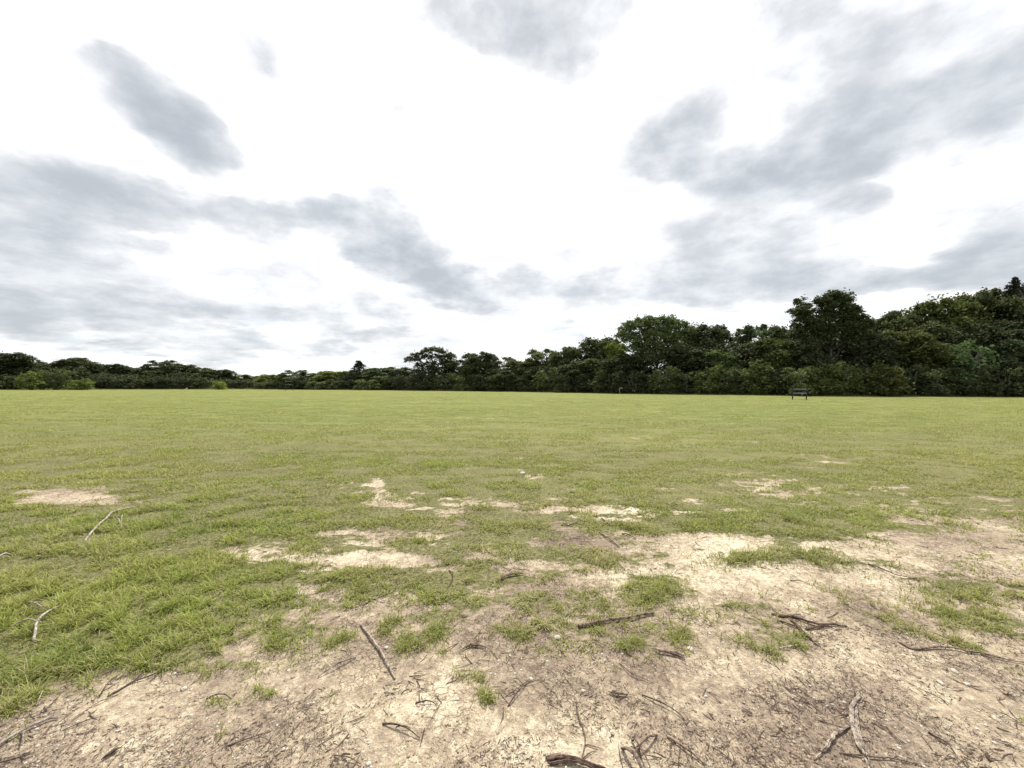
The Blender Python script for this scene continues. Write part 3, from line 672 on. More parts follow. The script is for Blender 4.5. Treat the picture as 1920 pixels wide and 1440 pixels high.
for i, (nm, rmm, tint, rise, lab, lines) in enumerate(ST):
    tb = Tubes(); r0 = rmm*(.85 if rmm < 10 else .8)/1000.; org = None
    for j, pl_ in enumerate(lines):
        pts = []
        for q_, (px, py) in enumerate(pl_):
            x, y = at(px, py); pts.append([x, y, 0])
        pts = resample(pts, max(.012, r0*1.6), r0*.55, 60+i*7+j)
        if org is None: org = np.array([pts[0][0], pts[0][1], 0.]); 
        n = len(pts); t = np.linspace(0, 1, n)
        hh = height(pts[:, 0], pts[:, 1]); 
        base_h = np.interp(t, [0, 1], [hh[0], hh[-1]])
        pts[:, 2] = np.maximum(hh, base_h)*.7+hh*.3+r0*(.25 if nm == 'root' else .7)+rise*np.sin(t*math.pi)*(.7 if j == 0 else .5)+(np.random.RandomState(i).rand()*.004)
        rj = r0*(1.0 if j == 0 else .62)
        taper = 1-(.3 if nm == 'stick' else .62)*t**1.4 if nm != 'bark_chip' else (.35+1.0*np.sin(t*math.pi))
        flat = .45 if nm == 'bark_chip' else (.75 if nm == 'root' else 1)
        tb.add(pts-org, rj*taper, 9 if rmm > 9 else 6, .32 if nm in ('root', 'bark_chip') else .2, flat, i*11+j)
        if nm == 'root' and rmm > 9.5:      # grooves: thinner strands grown along the root
            for g_ in range(3):
                o_ = np.array([(g_-1)*r0*.75, 0, r0*(.35-.25*abs(g_-1))]); rr_ = np.random.RandomState(g_+i)
                tb.add(pts[:int(n*(.75+.25*rr_.rand()))]-org+o_+(rr_.rand(1, 3)-.5)*r0*.3, (rj*.5*taper)[:int(n*(.75+.25*rr_.rand()))] if False else rj*.40, 6, .25, 1, g_)
    o = link(nm, tb.mesh(nm, M_STICK), None, tuple(org)); o.color = tint
    kind_group = {'stick': 'fallen sticks', 'twig': 'fallen twigs', 'root': 'dead roots in the soil', 'bark_chip': 'bark chips on the soil'}[nm]
    tag(o, lab, nm.replace('_', ' '), kind_group)

# ------------------------------------------------------------------ larger stones
STONES = [(745,1112,6,'round white stone on the brown dirt left of middle'),(517,1290,5,'small white stone on the dirt below the loose tufts'),
 (1047,1196,9,'pale angular stone left of the thick brown stick'),(997,1270,7,'white stone beside the tangle of dark twigs'),(860,1306,5,'small round white stone left of the lone tuft'),
 (695,1385,4,'small white stone above the brown curved twig'),(694,1424,7,'rounded white stone at the bottom, right of the brown curved twig'),(325,1391,5,'white stone in the lower left dirt'),
 (348,1285,7,'broken white stone near the grass edge at left'),(1095,1289,5,'white stone above the thin snaking root'),(1028,1238,5,'grey stone on the smooth brown dirt'),
 (1763,1280,8,'white stone perched among twigs at right'),(1476,1331,7,'brown round stone left of the large weathered root'),(1814,1283,7,'flat pale stone right of the perched white stone'),
 (727,1211,6,'flat pale stone touching the bright tufts'),(256,1421,4,'small white stone near the dark rotten bark chip'),(635,1437,4,'small white stone on the bottom edge'),
 (1296,1215,9,'tan stone at the tip of the dark bark strip'),(1790,1258,8,'pale flat stone below the long thin root'),(1748,1330,5,'small white stone right of the fine twig'),
 (535,1398,5,'pale stone in the lower left middle dirt'),(1325,1304,5,'small white stone above the brown hollow'),(1640,1350,5,'small white stone beside the large weathered root'),
 (1337,1384,5,'small pale stone right of the straight brown twig'),(980,892,8,'white stone in the lawn near the middle')]
for i, (px, py, s, lab) in enumerate(STONES):
    x, y = at(px, py); r = np.random.RandomState(700+i); s = s*.75/F*y
    # subdivided, knocked-about pebble
    v = PV.copy(); f = PF
    for _ in range(2):
        mid = {}; v = list(map(np.array, v)); nf = []
        def mp_(a, b):
            k_ = (min(a, b), max(a, b))
            if k_ not in mid: q_ = (v[a]+v[b])/2; v.append(q_/np.linalg.norm(q_)); mid[k_] = len(v)-1
            return mid[k_]
        for a, b, c_ in f:
            ab, bc, ca_ = mp_(a, b), mp_(b, c_), mp_(c_, a); nf += [(a, ab, ca_), (b, bc, ab), (c_, ca_, bc), (ab, bc, ca_)]
        f = nf
    v = np.array(v); v /= np.linalg.norm(v, axis=1)[:, None]
    for _ in range(7):   # chip facets off
        nrm = r.randn(3); nrm /= np.linalg.norm(nrm); dd_ = .62+.25*r.rand()
        ex = np.maximum(v@nrm-dd_, 0); v = v-ex[:, None]*nrm*.9
    v = v*np.array([1, .8+.2*r.rand(), .6+.15*r.rand()])*s*(1+.1*(fbm(v[:, 0]*2+i, v[:, 1]*2, 2, 3)-.5))[:, None]
    o = link('stone', np_mesh('stone', v, [np.array(f)], M_BROWNROCK if 'brown round' in lab else M_STONE, False), None, (x, y, hz(x, y)+s*.12)); o.rotation_euler = (0, 0, r.rand()*6)
    tag(o, lab, 'stone', 'larger stones lying on the soil')

# ------------------------------------------------------------------ trees
def leaves(C, size, seed, up=.55):
    """leaf sprays: one bent rhombus each"""
    r = np.random.RandomState(seed); n = len(C)
    d1 = r.randn(n, 3); d1[:, 2] *= .5; d1 /= np.linalg.norm(d1, axis=1)[:, None]
    nn = r.randn(n, 3); nn[:, 2] += up*2.2; d2 = np.cross(nn, d1); d2 /= np.linalg.norm(d2, axis=1)[:, None]+1e-9
    s = size*(.6+.8*r.rand(n))[:, None]
    a = C-d1*s*.5; b = C+d2*s*.3+np.array([0, 0, .06])*s; c = C+d1*s*.5; e = C-d2*s*.3+np.array([0, 0, .06])*s
    co = np.stack([a, b, c, e], 1).reshape(-1, 3)
    return co, np.arange(n*4).reshape(-1, 4), np.repeat(r.rand(n), 4)
def grow(lobes, H, leaf=.26, clumps=16, per=70, seed=0, inner=.35, trunk_r=.22, base=0.0, thin=.24, twig=True, lean=0.0, stems=1):
    """lobes (x,y,z,r,rz): returns trunk mesh and crown mesh"""
    r = np.random.RandomState(seed); C = []; tb = Tubes()
    top = max(l[2] for l in lobes)
    tops = []
    for s_ in range(stems):
        a = r.rand()*6.28; off_ = np.array([math.cos(a), math.sin(a), 0])*(.5 if stems > 1 else 0)
        z_ = np.linspace(0, top*.92, 9); wob = np.cumsum(r.randn(9, 2)*.11, 0); wob[0] = 0
        pts = np.stack([wob[:, 0]+lean*z_+off_[0]*(.3+z_/top), wob[:, 1]+off_[1]*(.3+z_/top), z_-.15], 1)
        tb.add(pts, trunk_r*(1-.8*np.linspace(0, 1, 9))+.02, 8, .2, 1, seed); tops.append(pts)
    for li, (lx, ly, lz, lr, lrz) in enumerate(lobes):
        c0 = np.array([lx, ly, lz]); pts = tops[li % stems]
        zb = max(.25*top, lz-lr*1.1-.3*abs(lx)); k_ = np.argmin(abs(pts[:, 2]-zb)); p0_ = pts[k_]
        m_ = (p0_+c0)/2+np.array([0, 0, -.12*lr])+r.randn(3)*.12*lr
        tb.add(resample([p0_, m_, c0], .5, .05, seed+li), np.linspace(trunk_r*.42, trunk_r*.14, len(resample([p0_, m_, c0], .5))), 6, .2, 1, li)
        n = max(4, int(clumps*(lr/1.6)**1.6))
        dv = r.randn(n, 3); dv[:, 2] = dv[:, 2]*.8+.25; dv /= np.linalg.norm(dv, axis=1)[:, None]
        rad = (.62+.45*r.rand(n))[:, None]
        cc = c0+dv*rad*np.array([lr, lr, lrz])
        for q_ in range(n):
            cr = thin*lr*(.7+.8*r.rand())+.12; m = int(per*(.5+r.rand()))
            g = r.randn(m, 3)*np.array([1, 1, .55])*cr*.62
            g[:, 2] -= (g[:, 0]**2+g[:, 1]**2)/(cr*3.2)
            C.append(cc[q_]+g)
            if twig: tb.add(resample([c0, (c0+cc[q_])/2+r.randn(3)*.1*lr, cc[q_]], .6, .03, q_), [.03]*len(resample([c0, (c0+cc[q_])/2, cc[q_]], .6)) if False else .028, 3, 0, 1, q_)
        m = int(per*n*inner); g = r.randn(m, 3)*np.array([lr, lr, lrz])*.42; C.append(c0+g)
    C = np.concatenate(C); C = C[C[:, 2] > base+.05]
    co, f, v = leaves(C, leaf, seed+1)
    return tb, co, f, v
def make_proto(name, mat_, **kw):
    tb, co, f, v = grow(**kw)
    cm = np_mesh(name+'_crown', co, [f], mat_, False, [('v', v)])
    tm = tb.mesh(name+'_trunk', M_BARK)
    lo, hi = co.min(0), co.max(0)
    # robust extents
    return dict(trunk=tm, crown=cm, x0=np.percentile(co[:, 0], .6), x1=np.percentile(co[:, 0], 99.4), top=np.percentile(co[:, 2], 99.9 if 'cedar' in name else 98.8), n=len(f))
def round_lobes(seed, Rr, z0, z1, n, lr, squash=.8):
    r = np.random.RandomState(seed); out = []
    for i in range(n):
        t = (i+.5)/n; ph = i*2.4+r.rand()
        z = z0+(z1-z0)*t
        env = math.sin(math.pi*min(1, .22+.62*t))**.75
        rad = Rr*env*(.35+.65*math.sqrt(r.rand()))*(.75)
        q_ = lr*(.75+.5*r.rand())*(1.05-.3*t)
        out.append((rad*math.cos(ph), rad*math.sin(ph), z-q_*.5*t, q_, q_*squash))
    return out
PROT = {}
for k_ in range(3):   # full broadleaf, about 10 m
    PROT['round%d' % k_] = make_proto('broadleaf', M_LEAF, lobes=round_lobes(10+k_, 3.6, 1.8, 9.6, 24, 1.55), H=10, clumps=19, per=66, seed=20+k_, leaf=.32)
for k_ in range(2):   # open oak with separate limbs
    PROT['open%d' % k_] = make_proto('oak', M_LEAF, lobes=round_lobes(30+k_, 4.2, 2.5, 9.5, 20, 1.15, .7), H=10, clumps=18, per=58, seed=33+k_, inner=.2, leaf=.31, thin=.26)
for k_ in range(3):   # bush leafy to the ground, about 4 m
    r = np.random.RandomState(40+k_)
    lb = [(1.5*math.cos(i*2.1+k_)*(.3+.7*r.rand()), 1.3*math.sin(i*2.1+k_)*(.3+.7*r.rand()), .45+2.7*(i/10.)**1.1, .9*(1.1-.35*i/10.)*(.7+.5*r.rand()), .7*(1.1-.3*i/10.)) for i in range(11)]
    PROT['bush%d' % k_] = make_proto('bush', M_LEAF, lobes=lb, H=4, clumps=26, per=30, seed=44+k_, leaf=.24, thin=.22, inner=.3, trunk_r=.07, stems=3, twig=False)
def cedar_lobes(seed, H, Rr, n=34):
    r = np.random.RandomState(seed); out = []
    for i in range(n):
        t = (i+.5)/n; rad = Rr*(1-t)**.85*(.45+.6*r.rand()); ph = i*2.4+r.rand()*.6
        out.append((rad*math.cos(ph), rad*math.sin(ph), .6+(H-.9)*t+.1*rad, (.30+.62*(1-t))*(.8+.4*r.rand()), (.55+.5*(1-t))*(.8+.5*r.rand())))
    out.append((0, 0, H-.35, .16, .55)); out.append((.05, 0, H-.9, .25, .6))
    return out
for k_ in range(2):
    PROT['cedar%d' % k_] = make_proto('cedar', M_CEDAR, lobes=cedar_lobes(50+k_, 8, 2.4), H=8, clumps=26, per=34, seed=55+k_, leaf=.2, thin=.22, trunk_r=.16, twig=False)
r = np.random.RandomState(61)   # thin, half bare
PROT['bare0'] = make_proto('sparse', M_LEAF, lobes=[(2.0*math.cos(i*2.2)*(i/13.+.3), 1.4*math.sin(i*2.2), 1.6+5.2*i/13., .85, .75) for i in range(13)], H=7, clumps=13, per=8, seed=62, leaf=.17, inner=.03, trunk_r=.09, stems=3, thin=.5)
# portraits of the three trees that stand out
PROT['tall'] = make_proto('tall_tree', M_LEAF, H=17, seed=71, clumps=20, per=74, leaf=.32, trunk_r=.34, inner=.22, thin=.22, lobes=[
 (-4.6,0,13.3,1.25,1.1),(-3.9,.6,14.6,1.1,1.0),(-4.3,-.5,12.0,1.1,.9),(-3.2,.2,13.0,1.0,.9),(-3.6,.4,11.0,1.1,.9),
 (-1.2,0,14.9,1.15,1.0),(.2,.4,15.6,1.3,1.1),(1.4,-.4,15.5,1.3,1.1),(2.5,.3,14.6,1.3,1.1),(.6,0,14.0,1.5,1.2),(-.9,.3,13.2,1.3,1.1),
 (3.4,.2,13.2,1.4,1.2),(2.2,-.5,12.8,1.5,1.2),(4.4,0,11.9,1.3,1.1),(3.4,.7,11.4,1.5,1.2),(5.0,-.2,10.8,1.1,.9),(.6,.5,12.0,1.6,1.3),(-1.4,-.3,11.4,1.4,1.2),(-2.6,0,10.2,1.4,1.2),
 (1.8,0,10.4,1.7,1.3),(-.4,.6,10.0,1.6,1.3),(3.6,0,9.4,1.4,1.2),(-2.8,.4,8.8,1.3,1.1),(-1.0,-.5,8.6,1.5,1.2),(2.4,.5,8.4,1.5,1.2)])
PROT['big'] = make_proto('big_tree', M_LEAF, H=13, seed=73, clumps=21, per=70, leaf=.32, trunk_r=.3, inner=.2, thin=.24, lobes=[
 (-5.6,0,9.6,1.2,1.0),(-5.0,.4,10.9,1.3,1.1),(-3.8,-.4,11.6,1.4,1.2),(-2.2,.3,12.0,1.4,1.1),(-.8,0,11.9,1.4,1.2),(.8,.4,12.3,1.4,1.1),(2.2,-.3,12.0,1.4,1.2),(3.8,.3,11.4,1.5,1.2),(5.2,0,10.6,1.4,1.1),
 (-4.2,0,9.3,1.4,1.2),(-2.4,.5,10.0,1.6,1.3),(-.4,-.4,10.2,1.7,1.3),(1.8,.4,10.2,1.7,1.4),(3.8,0,9.6,1.6,1.3),(5.6,.3,9.0,1.3,1.1),
 (-3.6,.3,7.6,1.4,1.2),(-1.4,0,8.2,1.6,1.3),(1.0,.4,8.2,1.7,1.4),(3.2,-.3,7.6,1.6,1.3),(5.0,0,7.2,1.4,1.2),(-2.2,0,6.2,1.5,1.2),(.4,.2,6.2,1.6,1.3),(2.8,0,5.6,1.5,1.2)])
PROT['oak'] = make_proto('wide_oak', M_LEAF, H=11, seed=75, clumps=18, per=58, leaf=.31, trunk_r=.3, inner=.1, thin=.25, lobes=[
 (-5.6,0,7.7,.9,.7),(-4.6,.4,8.8,1.1,.9),(-3.4,0,9.4,1.1,.9),(-3.6,-.3,7.9,1.1,.8),(-1.6,.3,10.2,1.2,.9),(-.2,0,10.4,1.3,1.0),(1.4,-.3,10.3,1.3,1.0),(2.8,.3,9.6,1.2,1.0),(4.0,0,8.8,1.2,1.0),
 (-1.4,0,8.6,1.2,.9),(.6,.4,8.7,1.3,1.0),(2.6,0,8.0,1.4,1.1),(4.4,-.2,7.2,1.3,1.0),(-3.0,.2,6.3,1.2,.9),(-1.0,-.3,6.8,1.3,1.0),(1.0,0,6.8,1.4,1.1),(3.0,.3,6.2,1.4,1.1),(4.8,0,5.6,1.3,1.0),
 (-3.8,0,4.6,1.4,1.1),(-1.8,.3,4.9,1.4,1.1),(.4,0,4.9,1.5,1.2),(2.4,-.2,4.4,1.5,1.2),(4.2,.2,3.8,1.4,1.1),(-2.8,0,2.9,1.5,1.2),(0,.2,3,1.5,1.2),(2.8,0,2.6,1.5,1.2)])
print({k: v['n'] for k, v in PROT.items()})

def yf(px): return float(np.interp(px, [-300,0,480,700,960,1160,1500,1920,2300], [76,84,101,96,83,69,57,56,54]))
placed = []
NAMES = {'round': 'broadleaf_tree', 'open': 'oak_tree', 'bush': 'shrub', 'cedar': 'cedar_tree', 'bare': 'sparse_tree', 'tall': 'broadleaf_tree', 'big': 'broadleaf_tree', 'oak': 'oak_tree'}
CATS = {'round': 'tree', 'open': 'oak tree', 'bush': 'shrub', 'cedar': 'cedar tree', 'bare': 'tree', 'tall': 'tree', 'big': 'tree', 'oak': 'oak tree'}
def plant(kind, px, ytop, wpx, dY, tint, label, group, flip=False, rz=None):
    P_ = PROT[kind]; base_k = kind.rstrip('0123456789'); Yd = yf(px)+dY
    wpx = wpx*(1.0 if kind in ('tall', 'big', 'oak') or base_k in ('cedar',) or sum(tint) > 6 else (1.2 if base_k == 'bush' else 1.28))
    x = (px-960)/F*Yd; zt = CH+(hor(px)-ytop)/F*Yd
    sx = wpx/F*Yd/(P_['x1']-P_['x0']); sz = zt/P_['top']
    o = bpy.data.objects.new(NAMES[base_k], None); COL.objects.link(o); o.empty_display_size = .5
    o.location = (x, Yd, -.05)
    sy = min(sx, 1.3); o.scale = (sx*(-1 if flip else 1), sy, sz)
    if rz: o.rotation_euler = (0, 0, rz)
    c = link('crown', P_['crown'], o); c.color = (*tint, 1)
    t = link('trunk', P_['trunk'], o); t.color = (1, 1, 1, 1)
    tag(o, label, CATS[base_k], group); placed.append((px, ytop, wpx, Yd, label)); return o
G1 = 'trees along the woodland edge'; G2 = 'shrubs along the woodland edge'
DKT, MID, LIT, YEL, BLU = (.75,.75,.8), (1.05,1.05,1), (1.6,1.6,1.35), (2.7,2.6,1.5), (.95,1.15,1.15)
# kind, px, top y, width px, metres behind the wood's front, tint, label
TREES = [
 ('round0',-60,660,120,6,DKT,'dark tree running out of frame at the far left end'),
 ('round1',12,664,66,2,DKT,'tall dark rounded tree at the far left end of the tree line'),
 ('round2',62,682,56,8,MID,'mid green tree right of the dark tree at the far left'),
 ('open0',98,678,54,8,MID,'broad tree behind the light young tree at far left'),
 ('round0',143,674,76,8,(.95,.92,.85),'widest round tree in the left part of the tree line'),
 ('round1',195,684,66,9,DKT,'dark tree sloping down right of the widest round left tree'),
 ('round2',246,692,54,9,DKT,'low dark tree filling the dip in the left tree line'),
 ('open1',302,676,50,8,MID,'peaked tree standing highest between the left dip and the low gap'),
 ('open0',270,689,42,9,MID,'small rounded tree left of the peaked tree'),
 ('round0',340,684,50,8,(.95,.95,.85),'rounded tree just right of the peaked tree'),
 ('open1',374,690,46,9,(1.1,1.05,.9),'thin tree with bright gaps right of the peaked tree'),
 ('round1',405,694,50,8,MID,'last tall tree before the line drops to the low gap'),
 ('open0',444,702,44,12,(1.5,1.35,1.0),'pale olive low tree where the tree line drops'),
 ('cedar1',466,707,32,12,DKT,'small dark evergreen beside the pale olive low tree'),
 ('round2',482,706,44,22,(1.3,1.3,1.1),'distant low tree in the gap of the tree line'),
 ('round1',503,703,34,8,YEL,'yellow green tree in the low gap of the tree line'),
 ('round0',526,704,44,14,DKT,'low dark tree right of the yellow green tree'),
 ('open1',556,694,50,4,(1.6,1.6,1.6),'ragged grey green tree with thin top twigs left of the dark evergreens'),
 ('cedar0',568,696,60,6,(.8,.9,.95),'first dark evergreen beside the ragged grey green tree'),
 ('cedar1',587,699,52,7,DKT,'second dark evergreen, just left of the low light green tree'),
 ('round2',604,705,40,8,LIT,'low light green tree right of the dark evergreens'),
 ('round1',626,697,54,7,(2.0,1.9,1.1),'light yellowish round tree left of the spire topped cedar'),
 ('open1',652,697,40,9,(1.5,1.5,1.1),'olive tree touching the spire topped cedar'),
 ('cedar0',673,676,76,4,(.6,.65,.65),'dark cedar with a single tall spire top'),
 ('round0',698,692,46,6,DKT,'dark round tree right of the spire topped cedar'),
 ('open1',718,690,54,4,(1.4,1.6,1.4),'twiggy topped tree between the spire topped cedar and wide oak'),
 ('open0',738,689,56,6,(.9,1.0,.9),'ragged evergreen left of the wide open oak'),
 ('bare0',757,686,40,9,(1.4,1.4,1.4),'thin leafless looking tree at the left foot of the wide oak'),
 ('oak',813,653,98,3,(.95,.95,.9),'wide open crowned oak rising highest left of the middle'),
 ('open0',858,676,44,6,DKT,'small oak tucked against the right side of the wide oak'),
 ('round2',899,664,58,4,(.95,.95,.85),'round topped tree right of the wide open crowned oak'),
 ('open1',945,670,56,5,MID,'uneven topped tree in the dip at the middle'),
 ('round1',985,678,58,4,(1.2,1.1,1.0),'low soft rounded tree in the dip at the middle'),
 ('open0',1020,656,52,6,LIT,'light topped open tree right of the middle dip'),
 ('bare0',1052,651,56,6,(1.5,1.6,1.4),'thin feathery tree among the denser ones right of middle'),
 ('round0',1072,655,62,6,(1,1,.9),'dense rounded tree right of the feathery tree'),
 ('round1',1128,638,64,8,MID,'round dome shaped tree left of the large greyish green tree'),
 ('round2',1153,647,40,5,(2.1,2.2,1.2),'bright green tree at the left foot of the large greyish green tree'),
 ('big',1232,596,142,5,(1.65,1.8,1.6),'large broad greyish green tree right of middle'),
 ('round1',1322,615,66,9,DKT,'dark round tree right of the large greyish green tree'),
 ('open1',1368,617,58,9,MID,'uneven dark topped tree second right of the large greyish tree'),
 ('open0',1428,611,66,9,BLU,'bluish green tree between the large greyish and tallest trees'),
 ('round2',1474,614,58,7,MID,'mid green tree at the left shoulder of the tallest tree'),
 ('tall',1557,550,138,4,(.8,.85,.8),'tallest tree, with a separate left bough and sky between'),
 ('round0',1654,598,72,9,(1.1,1.1,.9),'rounded tree at the right shoulder of the tallest tree'),
 ('open1',1693,584,60,8,MID,'tree with small leaf tufts on top, right of the tallest tree'),
 ('cedar0',1722,569,84,9,(.9,1.15,.95),'pointed dark green tree on the slope right of the tallest tree'),
 ('round1',1772,568,86,8,(1.25,1.25,.9),'broad yellowish green crowned tree on the right slope'),
 ('round2',1838,557,90,8,(1.2,1.15,.85),'broad rounded tree left of the corner evergreen'),
 ('open0',1868,546,70,6,MID,'leafy tree with thin top twigs left of the corner evergreen'),
 ('cedar1',1904,520,120,4,(.6,.62,.65),'dark layered evergreen reaching highest near the right side'),
 ('round0',1965,520,110,6,DKT,'dark tree running out of frame at the right side'),
 ('round1',2080,540,120,6,MID,'tree beyond the frame on the right'),
]
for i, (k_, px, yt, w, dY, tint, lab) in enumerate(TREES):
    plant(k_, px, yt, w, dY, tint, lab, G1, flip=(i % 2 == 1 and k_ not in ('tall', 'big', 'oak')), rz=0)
# the middle storey on the right, below the skyline
MIDS = [
 (1180,668,80,3,DKT),(1290,655,70,4,DKT),(1345,662,64,3,(1.5,1.7,1.3)),(1400,650,60,4,DKT),(1445,640,64,4,(1.1,1.1,.8)),(1500,640,64,3,DKT),
 (1640,632,66,4,DKT),(1690,625,74,4,(1.15,1.1,.8)),(1745,612,66,5,MID),(1800,622,74,4,DKT),(1850,618,70,3,(.9,1.0,1.1)),(1905,605,70,2,DKT),(1090,680,70,2,MID),(1130,675,60,3,(1.1,1.1,.9)),(1560,648,96,9,DKT),(1010,690,56,2,DKT),(950,694,54,2,MID)]
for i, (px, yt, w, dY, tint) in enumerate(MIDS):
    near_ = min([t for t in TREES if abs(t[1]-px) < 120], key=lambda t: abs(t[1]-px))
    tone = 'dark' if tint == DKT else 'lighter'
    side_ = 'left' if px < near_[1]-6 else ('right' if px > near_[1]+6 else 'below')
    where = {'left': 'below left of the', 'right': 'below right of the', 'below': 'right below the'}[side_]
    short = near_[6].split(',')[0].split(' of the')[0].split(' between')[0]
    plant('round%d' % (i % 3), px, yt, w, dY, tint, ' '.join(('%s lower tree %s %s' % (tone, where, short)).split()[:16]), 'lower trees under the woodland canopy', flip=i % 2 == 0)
# shrubs along the foot of the wood
SH = [(-40,706,70,0,MID),(20,704,44,-2,MID),(57,698,34,-6,(1.9,2.0,1.2)),(106,692,46,-5,(1.15,1.25,1.0)),(155,711,27,-7,(2.0,2.1,1.2)),(190,706,40,0,DKT),(222,709,40,0,DKT),(258,710,40,0,MID),(295,708,44,0,DKT),
 (335,708,44,0,DKT),(372,709,40,0,MID),(412,715,22,-5,(3.0,3.0,1.4)),(436,714,34,2,DKT),(466,716,34,2,DKT),(497,717,34,0,LIT),(520,717,34,1,MID),(548,716,40,0,DKT),(580,714,44,0,DKT),(600,715,36,-1,LIT),(628,713,42,0,MID),(655,713,36,0,DKT),
 (688,711,44,-1,(1.7,1.7,1.4)),(712,710,40,-1,LIT),(742,710,40,0,DKT),(768,704,44,0,DKT),(800,700,50,-1,DKT),(838,702,48,-1,MID),(872,704,40,-1,LIT),(905,700,48,-1,DKT),(940,704,46,-2,MID),(975,700,48,-1,DKT),(1000,698,44,-1,MID),
 (1030,692,50,-1,LIT),(1064,700,50,-2,MID),(1100,698,50,-1,DKT),(1140,696,50,-1,MID),(1178,696,46,-2,DKT),(1212,700,44,-1,MID),(1246,690,48,-2,(1.3,1.4,1.2)),(1284,698,46,-1,DKT),(1318,694,46,-1,LIT),(1352,688,50,-1,(1.4,1.5,1.1)),(1392,692,50,-1,MID),
 (1425,682,52,-1,(1.3,1.3,.9)),(1462,692,52,-1,DKT),(1498,690,46,-2,LIT),(1530,685,50,-1,(1.4,1.4,1.0)),(1580,682,56,-2,(1.3,1.4,1.0)),(1622,690,50,-1,MID),(1660,684,56,-2,(1.3,1.2,.8)),(1705,688,56,-1,DKT),(1745,692,50,-2,MID),(1790,684,54,-1,DKT),
 (1822,645,84,-1,(1.2,1.45,1.3)),(1868,686,58,-2,MID),(1910,680,66,-2,DKT),(1975,680,80,-1,MID)]
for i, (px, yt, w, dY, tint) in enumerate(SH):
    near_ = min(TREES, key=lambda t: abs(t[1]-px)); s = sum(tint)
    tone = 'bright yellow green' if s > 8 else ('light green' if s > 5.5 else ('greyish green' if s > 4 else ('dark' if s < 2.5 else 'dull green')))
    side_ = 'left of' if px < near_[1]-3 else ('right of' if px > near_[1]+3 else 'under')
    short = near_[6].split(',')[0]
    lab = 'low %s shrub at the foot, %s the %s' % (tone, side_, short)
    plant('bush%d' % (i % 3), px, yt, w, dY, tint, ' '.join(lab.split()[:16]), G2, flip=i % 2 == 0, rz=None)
# thicket filling the wood behind its front row
def thicket(n, seed):
    r = np.random.RandomState(seed)
    px = -400+2900*r.rand(n); d_ = 1+16*r.rand(n)**1.2
    Y0 = np.interp(px, [-300,0,480,700,960,1160,1500,1920,2300], [76,84,101,96,83,69,57,56,54])
    Yd = Y0+d_; x = (px-960)/F*Yd
    tx_ = np.array([t[1] for t in TREES]); ty_ = np.array([t[2] for t in TREES]); o_ = np.argsort(tx_)
    top_ = np.interp(px, tx_[o_], ty_[o_]); top_ = np.maximum(top_, np.interp(px, [1480, 1500, 1610, 1640], [0, 640, 640, 0]))
    hmax = (CH+(hor(px)-top_)/F*Yd)*(.42+.42*vn(px/22., d_/2.5, 5))
    z = hmax*r.rand(n)
    return leaves(np.stack([x, Yd, z], 1), .42, seed)
co, f, v = thicket(150000, 81)
th = link('undergrowth', np_mesh('undergrowth', co, [f], M_LEAF, False, [('v', v)])); th.color = (.8, .8, .8, 1)
tag(th, 'dark tangled undergrowth filling the wood behind the front trees', 'undergrowth', kind='stuff')

r = np.random.RandomState(88); n = 90000; px = -400+2900*r.rand(n)
Y0 = np.interp(px, [-300,0,480,700,960,1160,1500,1920,2300], [76,84,101,96,83,69,57,56,54])
Yd = Y0-3.2+4.5*r.rand(n)+2.2*(fbm(px/30., px*0, 3, 89)-.5)*2; x = (px-960)/F*Yd
hg = .12+.75*np.clip((Yd-Y0+3.4)/3.5, 0, 1)*r.rand(n)*(.3+1.2*vn(px/9., Yd/1.5, 90))
co, f, v, dr = blades(x, Yd, np.zeros(n)-.05, hg, .05+.05*r.rand(n), 91, None, (r.rand(n) < .45)*.8, (5, 60), 1)
tag(link('tall_grass', np_mesh('tall_grass', co, f, M_GRASS, False, [('v', v*.5), ('dry', dr)])), 'unmown tall grass and weeds along the foot of the wood', 'tall grass', kind='stuff')

# ------------------------------------------------------------------ the two rail stands and small markers in the field
def box(cx, cy, cz, sx, sy, sz, bev=.006):
    import bmesh
    bm = bmesh.new(); bmesh.ops.create_cube(bm, size=1)
    for v_ in bm.verts: v_.co = Vector((v_.co.x*sx+cx, v_.co.y*sy+cy, v_.co.z*sz+cz))
    bmesh.ops.bevel(bm, geom=bm.edges[:], offset=bev, segments=2, affect='EDGES')
    return bm
def part(nm, bm, m_, parent):
    me = bpy.data.meshes.new(nm); bm.to_mesh(me); bm.free(); me.materials.append(m_); return link(nm, me, parent)
def stand(px, py, wpx, h1, h2, label, mast=0):
    x, y = at(px, py); k_ = y/F; w = wpx*k_
    o = bpy.data.objects.new('rail_stand', None); COL.objects.link(o); o.location = (x, y, hz(x, y)-.02)
    a, b = h1*k_, h2*k_
    for s in (-1, 1):
        part('post', box(s*w/2, 0, (b+.04)/2, .085, .085, b+.04+(.1 if s > 0 else 0)), M_BLACK, o)
    for zc in (a, b):
        r_ = part('rail', box(0, 0, zc, w-.1, .22, .05), M_GREY, o)
        part('bracket', box(0, .0, zc-.08, w-.1, .10, .105), M_BLACK, r_)
    part('hook_plate', box(w*.12, -.12, a-.1, .06, .03, .22), M_WHITE, o)
    if mast: part('mast', box(-w/2-.0, .08, mast*k_/2, .06, .06, mast*k_), M_BLACK, o)
    return tag(o, label, 'rail stand', 'black rail stands in the field')
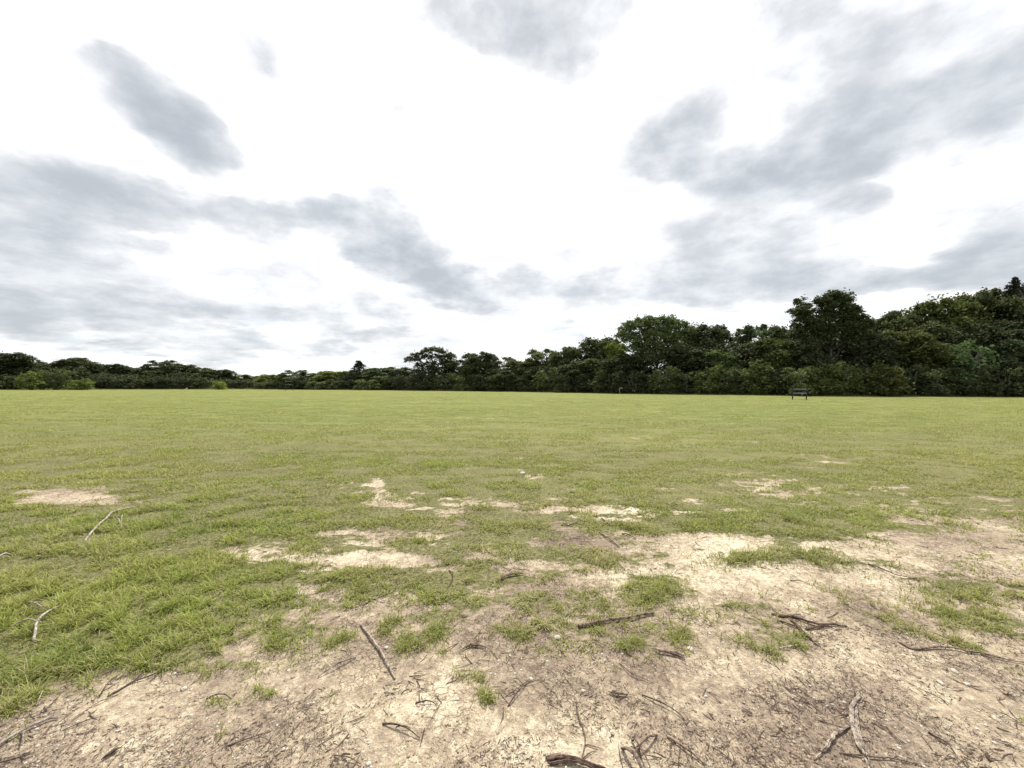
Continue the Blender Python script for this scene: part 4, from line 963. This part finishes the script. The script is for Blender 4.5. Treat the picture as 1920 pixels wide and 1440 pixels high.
stand(1499, 749.7, 26, 12.5, 20, 'black stand with two grey rails in front of the tallest tree')
stand(542, 732.5, 14.5, 11.8, 17.5, 'distant black stand with a thin mast in the left field', mast=27)
x, y = at(1162, 739); o = bpy.data.objects.new('marker_post', None); COL.objects.link(o); o.location = (x, y, hz(x, y)-.02)
tb = Tubes(); tb.add([(0, 0, 0), (-.02, 0, .5), (-.05, 0, 1.0)], [.035, .03, .03], 8); link('post', tb.mesh('post', M_WHITE), o)
part('sign_board', box(.25, 0, 1.05, .55, .05, .1), M_WHITE, o); tag(o, 'short pale post with a small board below the large greyish tree', 'marker post')
def cone(px, py, hpx, label, m_):
    x, y = at(px, py); h = hpx/F*y
    o = bpy.data.objects.new('marker_flag', None); COL.objects.link(o); o.location = (x, y, hz(x, y)-.02)
    tb = Tubes(); tb.add([(0, 0, 0), (0, 0, h*.5), (.02*h, 0, h)], .022, 8); link('pole', tb.mesh('pole', m_), o)
    ys = np.linspace(-1, 0, 9); zt = h*(.98+.0*ys); zb = h*(.55-.1*np.sin(ys*5)); yy = .05*np.sin(ys*7)
    fx = ys*h*.75; zt2 = h*(.98+.45*ys)
    fco = np.concatenate([np.stack([fx, yy+s, zt2], 1) for s in (-.006, .006)]+[np.stack([fx, yy+s, np.minimum(zb, zt2-.02)], 1) for s in (-.006, .006)])
    a = np.arange(8); fs = np.concatenate([np.stack([a, a+1, a+19, a+18], 1), np.stack([a+9, a+27, a+28, a+10], 1), np.stack([a, a+9, a+10, a+1], 1), np.stack([a+18, a+19, a+28, a+27], 1)])
    link('flag', np_mesh('flag', fco, [fs], m_), o); tag(o, label, 'marker flag')
cone(351, 733.5, 6.5, 'small faded pink flag low on the grass at left', M_PINK)
x, y = at(685, 731.5); tb = Tubes(); tb.add([(0, 0, 0), (0, 0, .16), (0, 0, .27), (0, 0, .32)], [.14, .14, .12, .05], 12)
tag(link('marker_stub', tb.mesh('marker_stub', M_WHITE), None, (x, y, hz(x, y)-.02)), 'small whitish marker stub at the far edge of the grass below the cedar', 'marker')
